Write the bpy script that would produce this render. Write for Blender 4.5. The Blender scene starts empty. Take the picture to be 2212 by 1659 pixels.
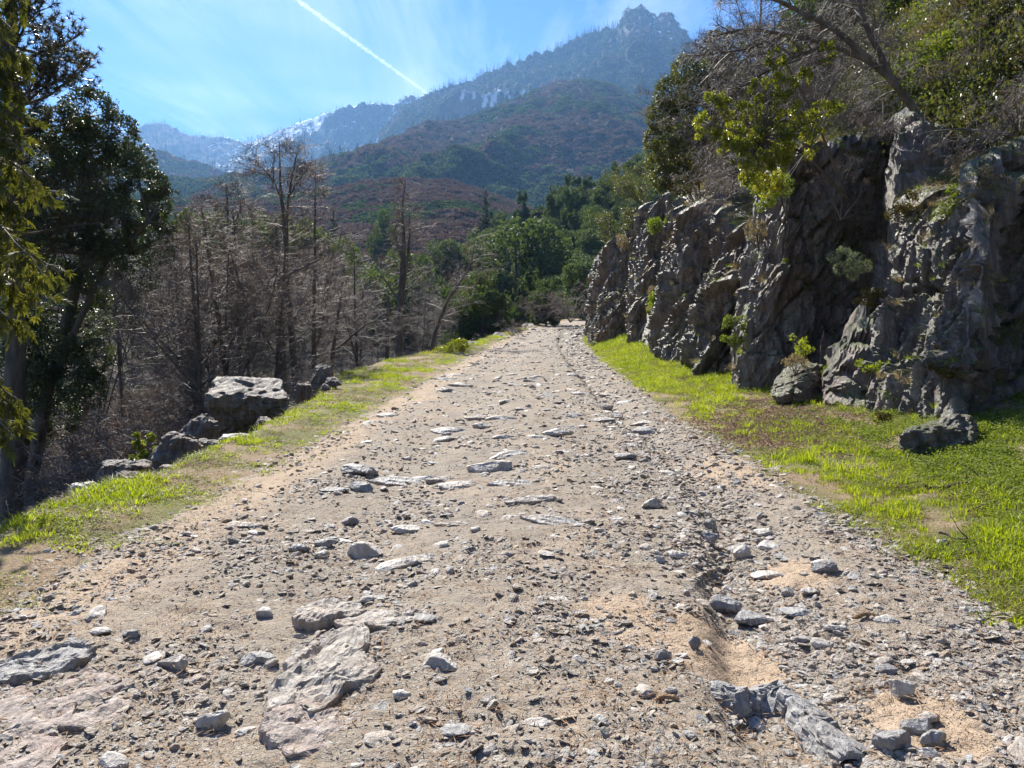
import bpy, math, random
import numpy as np
from mathutils import Vector, Matrix, Euler

# ------------------------------------------------------------------ camera, sky, sun, exposure
SC = bpy.context.scene
COL = SC.collection
R = math.radians
F = 1661.0            # focal length in photo pixels (photo measured at 2212 x 1659)
EYE = 1.6
PITCH = R(4.1)
cam = bpy.data.cameras.new('camera')
cam.sensor_width = 36.0
cam.lens = 36.0 * F / 2212.0
cam.clip_start = 0.05
cam.clip_end = 60000
camo = bpy.data.objects.new('camera', cam)
COL.objects.link(camo)
camo.location = (0, 0, EYE)
camo.rotation_euler = (R(90) - PITCH, 0, 0)
SC.camera = camo

SUN_AZ, SUN_EL = R(-25), R(42)
world = bpy.data.worlds.new('World')
SC.world = world
world.use_nodes = True
wn, wl = world.node_tree.nodes, world.node_tree.links
wn.clear()
wo = wn.new('ShaderNodeOutputWorld')
bg = wn.new('ShaderNodeBackground')
sky = wn.new('ShaderNodeTexSky')
sky.sky_type = 'NISHITA'
sky.sun_disc = False
sky.sun_elevation = SUN_EL
sky.sun_rotation = SUN_AZ
sky.altitude = 900
sky.air_density = 1.0
sky.dust_density = 0.1
sky.ozone_density = 3.0
bg.inputs['Strength'].default_value = 0.045
# thin cirrus streaks, laid on a high plane by direction
tc = wn.new('ShaderNodeTexCoord')
sep = wn.new('ShaderNodeSeparateXYZ'); wl.new(tc.outputs['Generated'], sep.inputs[0])
mx = wn.new('ShaderNodeMath'); mx.operation = 'MAXIMUM'; mx.inputs[1].default_value = 0.03; wl.new(sep.outputs['Z'], mx.inputs[0])
dx = wn.new('ShaderNodeMath'); dx.operation = 'DIVIDE'; wl.new(sep.outputs['X'], dx.inputs[0]); wl.new(mx.outputs[0], dx.inputs[1])
dy = wn.new('ShaderNodeMath'); dy.operation = 'DIVIDE'; wl.new(sep.outputs['Y'], dy.inputs[0]); wl.new(mx.outputs[0], dy.inputs[1])
cmb = wn.new('ShaderNodeCombineXYZ'); wl.new(dx.outputs[0], cmb.inputs[0]); wl.new(dy.outputs[0], cmb.inputs[1])
mp = wn.new('ShaderNodeMapping'); mp.inputs['Rotation'].default_value = (0, 0, R(28)); mp.inputs['Scale'].default_value = (1.5, 0.38, 1)
wl.new(cmb.outputs[0], mp.inputs[0])
n1 = wn.new('ShaderNodeTexNoise'); n1.inputs['Scale'].default_value = 1.1; n1.inputs['Detail'].default_value = 9; n1.inputs['Roughness'].default_value = 0.62; n1.inputs['Distortion'].default_value = 0.5
wl.new(mp.outputs[0], n1.inputs['Vector'])
n2 = wn.new('ShaderNodeTexNoise'); n2.inputs['Scale'].default_value = 0.55; n2.inputs['Detail'].default_value = 3
wl.new(cmb.outputs[0], n2.inputs['Vector'])
mr = wn.new('ShaderNodeMapRange'); mr.inputs['From Min'].default_value = 0.46; mr.inputs['From Max'].default_value = 0.68; wl.new(n1.outputs['Fac'], mr.inputs['Value'])
mr2 = wn.new('ShaderNodeMapRange'); mr2.inputs['From Min'].default_value = 0.36; mr2.inputs['From Max'].default_value = 0.54; wl.new(n2.outputs['Fac'], mr2.inputs['Value'])
mm = wn.new('ShaderNodeMath'); mm.operation = 'MULTIPLY'; wl.new(mr.outputs[0], mm.inputs[0]); wl.new(mr2.outputs[0], mm.inputs[1])
m3 = wn.new('ShaderNodeMath'); m3.operation = 'MULTIPLY'; m3.inputs[1].default_value = 0.8; wl.new(mm.outputs[0], m3.inputs[0])
hs = wn.new('ShaderNodeHueSaturation'); hs.inputs['Saturation'].default_value = 1.4; hs.inputs['Hue'].default_value = 0.518; wl.new(sky.outputs[0], hs.inputs['Color'])
mixc = wn.new('ShaderNodeMix'); mixc.data_type = 'RGBA'
wl.new(m3.outputs[0], mixc.inputs[0]); wl.new(hs.outputs[0], mixc.inputs[6]); mixc.inputs[7].default_value = (7.6, 8.0, 8.6, 1)
wl.new(mixc.outputs[2], bg.inputs['Color'])
wl.new(bg.outputs[0], wo.inputs['Surface'])

SUNV = Vector((math.sin(SUN_AZ) * math.cos(SUN_EL), math.cos(SUN_AZ) * math.cos(SUN_EL), math.sin(SUN_EL)))
sl = bpy.data.lights.new('sun', 'SUN')
sl.energy = 5.0
sl.angle = R(0.53)
sl.color = (1.0, 0.94, 0.84)
so = bpy.data.objects.new('sun', sl)
so.rotation_euler = SUNV.to_track_quat('Z', 'Y').to_euler()
so.location = (-20, 30, 60)
COL.objects.link(so)

vs = SC.view_settings
vs.view_transform = 'Standard'
vs.look = 'None'
vs.exposure = 1.42
vs.gamma = 1.0
vs.use_curve_mapping = False
SC.render.engine = 'CYCLES'
cy = SC.cycles
cy.use_denoising = True
cy.max_bounces = 6
cy.diffuse_bounces = 2
cy.glossy_bounces = 2
cy.transmission_bounces = 3
cy.transparent_max_bounces = 6
cy.volume_bounces = 0
cy.use_adaptive_sampling = True
cy.adaptive_threshold = 0.02
cy.sample_clamp_indirect = 6
cy.caustics_reflective = False
cy.caustics_refractive = False

rng = np.random.default_rng(7)
random.seed(7)

# ------------------------------------------------------------------ numeric helpers
_perm = np.random.default_rng(3).permutation(256).astype(np.int32)
_perm = np.concatenate([_perm, _perm, _perm])
_g = np.random.default_rng(4).normal(size=(256, 3)); _g /= np.linalg.norm(_g, axis=1)[:, None]

def perlin(p):
    p = np.asarray(p, float)
    i = np.floor(p).astype(np.int64); f = p - i; i &= 255
    u = f * f * f * (f * (f * 6 - 15) + 10)
    out = 0
    for dx_ in (0, 1):
        wx = u[:, 0] if dx_ else 1 - u[:, 0]
        a = _perm[(i[:, 0] + dx_) & 255]
        for dy_ in (0, 1):
            wy = u[:, 1] if dy_ else 1 - u[:, 1]
            b = _perm[a + ((i[:, 1] + dy_) & 255)]
            for dz_ in (0, 1):
                wz = u[:, 2] if dz_ else 1 - u[:, 2]
                g = _g[_perm[b + ((i[:, 2] + dz_) & 255)]]
                d = g[:, 0] * (f[:, 0] - dx_) + g[:, 1] * (f[:, 1] - dy_) + g[:, 2] * (f[:, 2] - dz_)
                out = out + wx * wy * wz * d
    return out * 1.5

def fbm(p, octv=4, lac=2.03, gain=0.5):
    p = np.asarray(p, float); s = 0; a = 1.0; t = 0
    for k in range(octv):
        s = s + a * perlin(p + 17.3 * k); t += a
        p = p * lac; a *= gain
    return s / t

def ridged(p, octv=4, lac=2.1, gain=0.5):
    p = np.asarray(p, float); s = 0; a = 1.0; t = 0
    for k in range(octv):
        s = s + a * (1 - 2.2 * np.abs(perlin(p + 31.7 * k))); t += a
        p = p * lac; a *= gain
    return s / t

def worley(p, seed=0):
    """F1, F2 and the random numbers of the nearest cell"""
    p = np.asarray(p, float)
    i = np.floor(p).astype(np.int64)
    f1 = np.full(len(p), 9.0); f2 = np.full(len(p), 9.0); cid = np.zeros(len(p), np.int64)
    tab = np.random.default_rng(50 + seed).random((4096, 3))
    for a in (-1, 0, 1):
        for b in (-1, 0, 1):
            for c in (-1, 0, 1):
                q = i + np.array([a, b, c])
                h = (q[:, 0] * 73856093 ^ q[:, 1] * 19349663 ^ q[:, 2] * 83492791) & 4095
                d = np.linalg.norm(q + tab[h] - p, axis=1)
                m = d < f1
                f2 = np.where(m, f1, np.minimum(f2, d)); cid = np.where(m, h, cid); f1 = np.where(m, d, f1)
    return f1, f2, tab[cid]

def facet(a, b, seed=0, jit=0.38):
    """flat-faceted noise in (-1, 1): random heights at jittered lattice corners, joined by plane triangles"""
    tab = np.random.default_rng(900 + seed).uniform(-1, 1, 4096)
    i = np.floor(a).astype(np.int64); j = np.floor(b).astype(np.int64); u = a - i; v = b - j
    def hh(p, q): return tab[(p * 73856093 ^ q * 19349663) & 4095]
    # skew each cell's fractions so the lattice does not show
    ku = jit * tab[(j * 83492791 + 7) & 4095]; u = np.where(u < .5 + ku, u / (.5 + ku) * .5, .5 + (u - .5 - ku) / (.5 - ku) * .5)
    kv = jit * tab[(i * 29349663 + 3) & 4095]; v = np.where(v < .5 + kv, v / (.5 + kv) * .5, .5 + (v - .5 - kv) / (.5 - kv) * .5)
    h00, h10, h01, h11 = hh(i, j), hh(i + 1, j), hh(i, j + 1), hh(i + 1, j + 1)
    lo = h00 + (h10 - h00) * u + (h11 - h10) * v; up = h00 + (h11 - h01) * u + (h01 - h00) * v
    return np.where(u > v, lo, up)

def sstep(a, b, x):
    t = np.clip((x - a) / (b - a), 0, 1)
    return t * t * (3 - 2 * t)

def P3(x, y, z=0.0):
    x = np.asarray(x, float); y = np.asarray(y, float)
    return np.stack([x, y, np.broadcast_to(z, x.shape)], -1).reshape(-1, 3)

cp_, sp_ = math.cos(PITCH), math.sin(PITCH)
def ray(px, py):
    u = (px - 1106) / F; v = (829.5 - py) / F
    d = np.array([u, cp_ + v * sp_, -sp_ + v * cp_])
    return d / d[1]
def W(px, py, y):
    """the point at depth y seen at photo pixel (px, py)"""
    d = ray(px, py)
    return np.array([d[0] * y, y, EYE + d[2] * y])

# ------------------------------------------------------------------ mesh helpers
def mesh_from(name, V, faces, mats=None, smooth=False, fattr=None, vattr=None, midx=None):
    """faces: one int array (n,k) or a list of them"""
    if isinstance(faces, np.ndarray): faces = [faces]
    faces = [f for f in faces if len(f)]
    me = bpy.data.meshes.new(name)
    V = np.asarray(V, np.float32)
    me.vertices.add(len(V)); me.vertices.foreach_set('co', V.ravel())
    li = np.concatenate([f.ravel() for f in faces]).astype(np.int32)
    cnt = np.concatenate([np.full(len(f), f.shape[1]) for f in faces]).astype(np.int32)
    st = np.concatenate([[0], np.cumsum(cnt)[:-1]]).astype(np.int32)
    me.loops.add(len(li)); me.loops.foreach_set('vertex_index', li)
    me.polygons.add(len(cnt)); me.polygons.foreach_set('loop_start', st)
    try: me.polygons.foreach_set('loop_total', cnt)
    except Exception: pass
    me.polygons.foreach_set('use_smooth', np.full(len(cnt), bool(smooth)))
    if mats is not None:
        for m in (mats if isinstance(mats, (list, tuple)) else [mats]): me.materials.append(m)
    if midx is not None: me.polygons.foreach_set('material_index', np.asarray(midx, np.int32))
    for k, a in (fattr or {}).items():
        at = me.attributes.new(k, 'FLOAT', 'FACE'); at.data.foreach_set('value', np.asarray(a, np.float32))
    for k, a in (vattr or {}).items():
        at = me.attributes.new(k, 'FLOAT', 'POINT'); at.data.foreach_set('value', np.asarray(a, np.float32))
    me.update(calc_edges=True)
    return me

def link(name, data, parent=None, loc=(0, 0, 0), rot=(0, 0, 0), scale=(1, 1, 1), **props):
    o = bpy.data.objects.new(name, data)
    COL.objects.link(o)
    o.location = loc; o.rotation_euler = rot; o.scale = scale
    if parent is not None: o.parent = parent
    for k, v in props.items():
        if v is not None: o[k] = v
    return o

def copy_thing(root, loc, rot=(0, 0, 0), scale=(1, 1, 1), label=None, group=None):
    c = root.copy(); COL.objects.link(c)
    c.location = loc; c.rotation_euler = rot; c.scale = scale
    if label: c['label'] = label
    if group: c['group'] = group
    for ch in list(root.children):
        d = ch.copy(); COL.objects.link(d); d.parent = c
        for g in list(ch.children):
            e = g.copy(); COL.objects.link(e); e.parent = d
    return c

def grid_faces(nr, nc):
    a = np.arange(nr * nc).reshape(nr, nc)
    return np.stack([a[:-1, :-1], a[:-1, 1:], a[1:, 1:], a[1:, :-1]], -1).reshape(-1, 4)

def ico(sub):
    import bmesh
    bm = bmesh.new(); bmesh.ops.create_icosphere(bm, subdivisions=sub, radius=1)
    V = np.array([v.co[:] for v in bm.verts]); Fc = np.array([[v.index for v in f.verts] for f in bm.faces])
    bm.free(); return V, Fc
ICO = {k: ico(k) for k in (1, 2, 3, 4, 5)}

def tubes(lines):
    """lines: list of (pts (n,3), radii (n,), sides); returns V, quads, end caps left open"""
    Vs, Fs, off = [], [], 0
    for pts, rad, k in lines:
        pts = np.asarray(pts, float); n = len(pts); rad = np.asarray(rad, float)
        t = np.gradient(pts, axis=0); t /= (np.linalg.norm(t, axis=1)[:, None] + 1e-9)
        ref = np.array([0, 0, 1.0]) if abs(t[:, 2]).mean() < 0.8 else np.array([1.0, 0, 0])
        a = np.cross(t, ref); a /= (np.linalg.norm(a, axis=1)[:, None] + 1e-9); b = np.cross(t, a)
        th = np.arange(k) * 2 * math.pi / k
        ring = pts[:, None, :] + rad[:, None, None] * (np.cos(th)[None, :, None] * a[:, None, :] + np.sin(th)[None, :, None] * b[:, None, :])
        Vs.append(ring.reshape(-1, 3))
        idx = np.arange(n * k).reshape(n, k) + off; nx = np.roll(idx, -1, axis=1)
        Fs.append(np.stack([idx[:-1], nx[:-1], nx[1:], idx[1:]], -1).reshape(-1, 4))
        off += n * k
    return np.concatenate(Vs), np.concatenate(Fs)

def leaf_quads(C, A, B, fold=0.0):
    """diamond leaves: centres C, half length vectors A, half width vectors B"""
    n = len(C)
    N = np.cross(A, B); N /= (np.linalg.norm(N, axis=1)[:, None] + 1e-9)
    lift = N * (np.linalg.norm(B, axis=1)[:, None]) * fold
    V = np.stack([C - A, C + B + lift, C + A, C - B + lift], 1).reshape(-1, 3)
    i = np.arange(n)[:, None] * 4
    if fold: Fc = np.concatenate([i + np.array([[0, 1, 2]]), i + np.array([[0, 2, 3]])], 1).reshape(-1, 3)
    else: Fc = i + np.array([[0, 1, 2, 3]])
    return V, Fc

def rand_dirs(n, g=rng):
    v = g.normal(size=(n, 3)); return v / np.linalg.norm(v, axis=1)[:, None]

def perp_pair(n, g=rng, up=0.0):
    a = rand_dirs(n, g); a[:, 2] += up; a /= np.linalg.norm(a, axis=1)[:, None]
    b = np.cross(a, rand_dirs(n, g)); b /= (np.linalg.norm(b, axis=1)[:, None] + 1e-9)
    return a, b

# ------------------------------------------------------------------ materials
def newmat(name):
    m = bpy.data.materials.new(name); m.use_nodes = True
    nt = m.node_tree; nt.nodes.clear()
    return m, nt.nodes, nt.links
def _in(L, sock, v):
    if v is None: return
    if hasattr(v, 'links') or isinstance(v, bpy.types.NodeSocket): L.new(v, sock)
    else: sock.default_value = v
def c4(c): return (c[0], c[1], c[2], 1.0)
def noise(N, L, vec, scale, detail=4, rough=0.55, dist=0.0):
    n = N.new('ShaderNodeTexNoise'); n.inputs['Scale'].default_value = scale; n.inputs['Detail'].default_value = detail
    n.inputs['Roughness'].default_value = rough; n.inputs['Distortion'].default_value = dist
    if vec is not None: L.new(vec, n.inputs['Vector'])
    return n.outputs['Fac']
def voro(N, L, vec, scale, feature='F1', out='Distance'):
    n = N.new('ShaderNodeTexVoronoi'); n.feature = feature; n.inputs['Scale'].default_value = scale
    L.new(vec, n.inputs['Vector']); return n.outputs[out]
def rng_(N, L, v, a, b, c=0.0, d=1.0):
    n = N.new('ShaderNodeMapRange'); n.inputs['From Min'].default_value = a; n.inputs['From Max'].default_value = b
    n.inputs['To Min'].default_value = c; n.inputs['To Max'].default_value = d; L.new(v, n.inputs['Value']); return n.outputs[0]
def ramp(N, L, v, stops):
    n = N.new('ShaderNodeValToRGB'); e = n.color_ramp.elements
    while len(e) < len(stops): e.new(0.5)
    for k, (p, c) in enumerate(stops): e[k].position = p; e[k].color = c4(c)
    L.new(v, n.inputs[0]); return n.outputs['Color']
def mix(N, L, f, a, b, mode='MIX'):
    n = N.new('ShaderNodeMix'); n.data_type = 'RGBA'; n.blend_type = mode
    for s, v in ((n.inputs[0], f), (n.inputs[6], a), (n.inputs[7], b)):
        if isinstance(v, tuple) and len(v) == 3: v = c4(v)
        _in(L, s, v)
    return n.outputs[2]
def math_(N, L, op, a, b=None):
    n = N.new('ShaderNodeMath'); n.operation = op; _in(L, n.inputs[0], a)
    if b is not None: _in(L, n.inputs[1], b)
    return n.outputs[0]
def attr(N, name):
    n = N.new('ShaderNodeAttribute'); n.attribute_name = name; return n.outputs['Fac']
def bump(N, L, h, strength, dist):
    n = N.new('ShaderNodeBump'); n.inputs['Strength'].default_value = strength; n.inputs['Distance'].default_value = dist
    L.new(h, n.inputs['Height']); return n.outputs[0]
def coords(N, kind='Object', scale=None):
    t = N.new('ShaderNodeTexCoord').outputs[kind]
    return t
def geo(N, what): return N.new('ShaderNodeNewGeometry').outputs[what]
def finish(m, N, L, col, rough=0.85, normal=None, spec=0.35, transl=None, tcol=None):
    o = N.new('ShaderNodeOutputMaterial'); p = N.new('ShaderNodeBsdfPrincipled')
    _in(L, p.inputs['Base Color'], c4(col) if isinstance(col, tuple) and len(col) == 3 else col)
    _in(L, p.inputs['Roughness'], rough); p.inputs['Specular IOR Level'].default_value = spec
    if normal is not None: L.new(normal, p.inputs['Normal'])
    if transl:
        t = N.new('ShaderNodeBsdfTranslucent'); _in(L, t.inputs['Color'], tcol if tcol is not None else (c4(col) if isinstance(col, tuple) else col))
        s = N.new('ShaderNodeMixShader'); s.inputs[0].default_value = transl
        L.new(p.outputs[0], s.inputs[1]); L.new(t.outputs[0], s.inputs[2]); L.new(s.outputs[0], o.inputs['Surface'])
    else: L.new(p.outputs[0], o.inputs['Surface'])
    return m

def leaf_mat(name, cols, rough=0.4, spec=0.5, transl=0.35, tint=(1.5, 1.6, 0.7), patch=0.4):
    m, N, L = newmat(name)
    a = attr(N, 'var'); r = N.new('ShaderNodeObjectInfo').outputs['Random']
    n = noise(N, L, geo(N, 'Position'), patch, 2)
    v = math_(N, L, 'ADD', math_(N, L, 'MULTIPLY', a, 0.5), math_(N, L, 'MULTIPLY', r, 0.22))
    v = math_(N, L, 'ADD', v, rng_(N, L, n, 0.3, 0.7, 0, 0.28))
    k = len(cols)
    c = ramp(N, L, v, [(i / (k - 1), cols[i]) for i in range(k)])
    tcl = mix(N, L, 1.0, c, tint, 'MULTIPLY')
    return finish(m, N, L, c, rough, None, spec, transl, tcl)

def bark_mat(name, c1, c2, scale=6, rough=0.8, spec=0.3):
    m, N, L = newmat(name)
    t = coords(N); mpn = N.new('ShaderNodeMapping'); mpn.inputs['Scale'].default_value = (1, 1, 0.25); L.new(t, mpn.inputs[0])
    n = noise(N, L, mpn.outputs[0], scale, 6, 0.65)
    c = ramp(N, L, n, [(0.3, c1), (0.7, c2)])
    return finish(m, N, L, c, rough, bump(N, L, n, 0.7, 0.03), spec)

def rock_mat(name, base, dark, light, warm, scale=1.0, moss=0.0, rough=0.75, bumpd=0.03, lich=0.35, spec=0.35):
    m, N, L = newmat(name)
    g = geo(N, 'Position')
    mpn = N.new('ShaderNodeMapping'); mpn.inputs['Rotation'].default_value = (R(12), R(24), R(20)); mpn.inputs['Scale'].default_value = (2.4, 1.2, 0.55); L.new(g, mpn.inputs[0])
    st = noise(N, L, mpn.outputs[0], 2.6 * scale, 9, 0.62, 0.6)
    fine = noise(N, L, g, 22 * scale, 6, 0.7)
    big = noise(N, L, g, 0.7 * scale, 4, 0.5)
    c = ramp(N, L, st, [(0.28, dark), (0.48, base), (0.66, light)])
    c = mix(N, L, rng_(N, L, big, 0.48, 0.66, 0, 0.75), c, warm)
    c = mix(N, L, rng_(N, L, fine, 0.3, 0.7, 0.0, 0.45), c, dark)
    sp = voro(N, L, g, 9 * scale); lm = noise(N, L, g, 2.0 * scale, 3)
    lmask = math_(N, L, 'MULTIPLY', rng_(N, L, sp, 0.34, 0.2), rng_(N, L, lm, 0.5, 0.62, 0, lich))
    c = mix(N, L, lmask, c, (0.42, 0.41, 0.35))
    if moss > 0:
        nz = N.new('ShaderNodeSeparateXYZ'); L.new(geo(N, 'Normal'), nz.inputs[0])
        mn = noise(N, L, g, 1.6 * scale, 5, 0.65)
        s = math_(N, L, 'ADD', rng_(N, L, nz.outputs['Z'], 0.1, 0.9, 0, 0.35), mn)
        c = mix(N, L, rng_(N, L, s, 0.74 - moss * 0.2, 0.84 - moss * 0.2, 0, 0.9), c, mix(N, L, rng_(N, L, fine, 0.4, 0.6), (0.07, 0.06, 0.018), (0.11, 0.15, 0.03)))
    hgt = math_(N, L, 'ADD', math_(N, L, 'MULTIPLY', st, 1.6), math_(N, L, 'MULTIPLY', fine, 0.55))
    hgt = math_(N, L, 'SUBTRACT', hgt, math_(N, L, 'MULTIPLY', voro(N, L, mpn.outputs[0], 3.5 * scale), 0.6))
    return finish(m, N, L, c, rough, bump(N, L, hgt, 1.0, bumpd), spec)

M = {}
M['rock'] = rock_mat('cliff_rock', (0.19, 0.16, 0.14), (0.05, 0.04, 0.037), (0.42, 0.38, 0.33), (0.19, 0.12, 0.08), 1.0, 0.35, 0.42, 0.11, spec=0.7)
M['boulder'] = rock_mat('boulder_rock', (0.20, 0.175, 0.15), (0.07, 0.06, 0.055), (0.34, 0.31, 0.28), (0.20, 0.13, 0.085), 1.6, 0.0, 0.6, 0.06, spec=0.3)
M['stone'] = rock_mat('pale_stone', (0.52, 0.49, 0.44), (0.30, 0.28, 0.25), (0.66, 0.64, 0.60), (0.36, 0.28, 0.20), 5.0, 0.0, 0.6, 0.010, 0.1, spec=0.5)
M['stone_dark'] = rock_mat('blue_grey_stone', (0.32, 0.31, 0.30), (0.16, 0.16, 0.16), (0.50, 0.49, 0.46), (0.24, 0.19, 0.15), 5.0, 0.0, 0.6, 0.012, 0.1, spec=0.5)
M['slab'] = rock_mat('pale_bedrock', (0.46, 0.41, 0.35), (0.24, 0.205, 0.17), (0.66, 0.61, 0.54), (0.46, 0.36, 0.28), 4.0, 0.0, 0.6, 0.02, 0.2, spec=0.45)

M['slab_pink'] = rock_mat('pinkish_bedrock', (0.42, 0.345, 0.295), (0.24, 0.18, 0.155), (0.56, 0.50, 0.44), (0.42, 0.29, 0.23), 4.0, 0.0, 0.6, 0.02, 0.2, spec=0.45)

def gravel_stone_mat():
    m, N, L = newmat('gravel_stone')
    r = N.new('ShaderNodeObjectInfo').outputs['Random']
    c = ramp(N, L, r, [(0.0, (0.30, 0.27, 0.23)), (0.25, (0.42, 0.36, 0.29)), (0.5, (0.54, 0.49, 0.42)), (0.72, (0.42, 0.31, 0.22)), (0.86, (0.64, 0.61, 0.56)), (1.0, (0.35, 0.36, 0.36))])
    n = noise(N, L, coords(N), 2.2, 5, 0.65)
    c = mix(N, L, rng_(N, L, n, 0.3, 0.7, 0, 0.55), c, (0.20, 0.165, 0.13))
    return finish(m, N, L, c, 0.65, bump(N, L, n, 0.6, 0.15), 0.4)
M['gravel'] = gravel_stone_mat()

def track_mat():
    m, N, L = newmat('stony_dirt')
    g = geo(N, 'Position')
    big = noise(N, L, g, 0.9, 5, 0.6); mid = noise(N, L, g, 6, 5, 0.6); fine = noise(N, L, g, 60, 5, 0.7)
    c = ramp(N, L, big, [(0.3, (0.17, 0.145, 0.115)), (0.5, (0.245, 0.205, 0.155)), (0.7, (0.33, 0.255, 0.18))])
    c = mix(N, L, rng_(N, L, mid, 0.42, 0.66, 0, 0.6), c, (0.24, 0.19, 0.15))
    c = mix(N, L, rng_(N, L, fine, 0.35, 0.7, 0, 0.6), c, (0.33, 0.29, 0.24))
    v = N.new('ShaderNodeTexVoronoi'); v.inputs['Scale'].default_value = 42; L.new(g, v.inputs['Vector'])
    vs_ = N.new('ShaderNodeSeparateColor'); L.new(v.outputs['Color'], vs_.inputs[0])
    peb = math_(N, L, 'MULTIPLY', rng_(N, L, v.outputs['Distance'], 0.42, 0.32), rng_(N, L, vs_.outputs[0], 0.45, 0.5))
    peb = math_(N, L, 'MULTIPLY', peb, attr(N, 'stony'))
    c = mix(N, L, peb, c, ramp(N, L, vs_.outputs[1], [(0, (0.20, 0.18, 0.16)), (0.5, (0.42, 0.38, 0.32)), (1, (0.55, 0.51, 0.45))]))
    v2 = N.new('ShaderNodeTexVoronoi'); v2.inputs['Scale'].default_value = 95; L.new(g, v2.inputs['Vector'])
    s2 = N.new('ShaderNodeSeparateColor'); L.new(v2.outputs['Color'], s2.inputs[0])
    p2_ = math_(N, L, 'MULTIPLY', rng_(N, L, v2.outputs['Distance'], 0.44, 0.30), rng_(N, L, s2.outputs[0], 0.3, 0.35))
    c = mix(N, L, math_(N, L, 'MULTIPLY', p2_, 0.8), c, ramp(N, L, s2.outputs[1], [(0, (0.17, 0.15, 0.13)), (0.5, (0.40, 0.35, 0.29)), (1, (0.58, 0.53, 0.46))]))
    # packed orange-tan silt patches
    c = mix(N, L, math_(N, L, 'MULTIPLY', attr(N, 'silt'), 0.85), c, mix(N, L, fine, (0.37, 0.27, 0.185), (0.46, 0.355, 0.25)))
    h = math_(N, L, 'ADD', math_(N, L, 'MULTIPLY', fine, 0.5), math_(N, L, 'ADD', math_(N, L, 'MULTIPLY', peb, 0.9), math_(N, L, 'MULTIPLY', p2_, 0.4)))
    h = math_(N, L, 'ADD', h, math_(N, L, 'MULTIPLY', noise(N, L, g, 18, 4, 0.6), 1.0))
    return finish(m, N, L, c, 0.9, bump(N, L, h, 0.9, 0.016), 0.25)
M['track'] = track_mat()

def verge_mat():
    m, N, L = newmat('grassy_soil')
    g = geo(N, 'Position')
    n = noise(N, L, g, 1.4, 6, 0.65); f = noise(N, L, g, 45, 5, 0.7)
    soil = ramp(N, L, f, [(0.3, (0.13, 0.09, 0.055)), (0.55, (0.30, 0.22, 0.14)), (0.75, (0.42, 0.34, 0.23))])
    gr = ramp(N, L, f, [(0.3, (0.07, 0.07, 0.02)), (0.6, (0.16, 0.17, 0.045)), (0.8, (0.28, 0.26, 0.11))])
    mask = rng_(N, L, math_(N, L, 'ADD', n, math_(N, L, 'MULTIPLY', attr(N, 'green'), 0.5)), 0.66, 0.92)
    return finish(m, N, L, mix(N, L, mask, soil, gr), 0.9, bump(N, L, f, 1.0, 0.02), 0.2)
M['verge'] = verge_mat()

def slope_mat():
    m, N, L = newmat('wooded_hillside')
    g = geo(N, 'Position')
    n = noise(N, L, g, 0.5, 6, 0.65); f = noise(N, L, g, 9, 7, 0.72)
    a = ramp(N, L, f, [(0.3, (0.03, 0.024, 0.017)), (0.55, (0.10, 0.08, 0.055)), (0.78, (0.23, 0.19, 0.13))])
    b = ramp(N, L, f, [(0.3, (0.03, 0.04, 0.012)), (0.6, (0.09, 0.12, 0.03)), (0.8, (0.18, 0.19, 0.07))])
    return finish(m, N, L, mix(N, L, rng_(N, L, n, 0.42, 0.6), a, b), 0.92, bump(N, L, f, 1.0, 0.12), 0.2)
M['slope'] = slope_mat()

# ------------------------------------------------------------------ the lie of the land
def curve1(pts, smooth=3.0):
    ys = np.array([p[0] for p in pts], float); v = np.array([p[1] for p in pts], float)
    t = np.arange(-80, 420, 0.25); w = np.interp(t, ys, v)
    k = int(smooth / 0.25) | 1
    ker = np.hanning(k + 2); ker /= ker.sum()
    pad = len(ker) // 2
    w = np.convolve(np.pad(w, pad, mode='edge'), ker, mode='valid')
    return lambda y: np.interp(y, t, w)
CX = curve1([(-80, -.2), (4, -.2), (8, 0.05), (12, -.05), (18, .3), (31, .8), (45, 1.5), (55, 2.2), (75, 4.4), (100, 9.2), (120, 15), (135, 23), (160, 40), (400, 300)], 14)
ZR = curve1([(-80, 0), (12, 0), (18, .05), (31, .33), (45, .62), (55, .9), (80, 1.8), (100, 2.6), (120, 3.4), (150, 4.2), (400, 8)], 12)
BL = curve1([(-80, 4.5), (6.5, 3.8), (8.6, 3.75), (10.6, 3.8), (13.4, 3.95), (16.6, 4.4), (19, 4.8), (23, 5.6), (30, 5.6), (36, 4.9), (45, 4.1), (60, 3.9), (400, 4)], 4)
XB = curve1([(-80, 12.5), (3, 12.5), (9, 11.5), (11.8, 10.2), (13.2, 8.8), (15, 8.7), (17, 8.3), (18.5, 7.8), (20, 6.6), (23, 6.4), (26, 6.4), (30, 6.9), (36, 6.9), (40, 6.6), (45, 6.6), (50, 8), (60, 9.3), (80, 12.5), (100, 18), (115, 30), (140, 70), (400, 500)], 1.6)
RIM = curve1([(-80, 4.5), (9, 4.2), (12, 3.3), (15, 3.6), (17, 5.2), (20, 5.2), (24, 4.9), (30, 4.8), (38, 5.6), (46, 5.4), (56, 4.5), (90, 4), (400, 4)], 3)
SH = curve1([(-80, .11), (14, .11), (20, .12), (27, .2), (36, .36), (46, .33), (56, .2), (400, .1)], 4)

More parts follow.
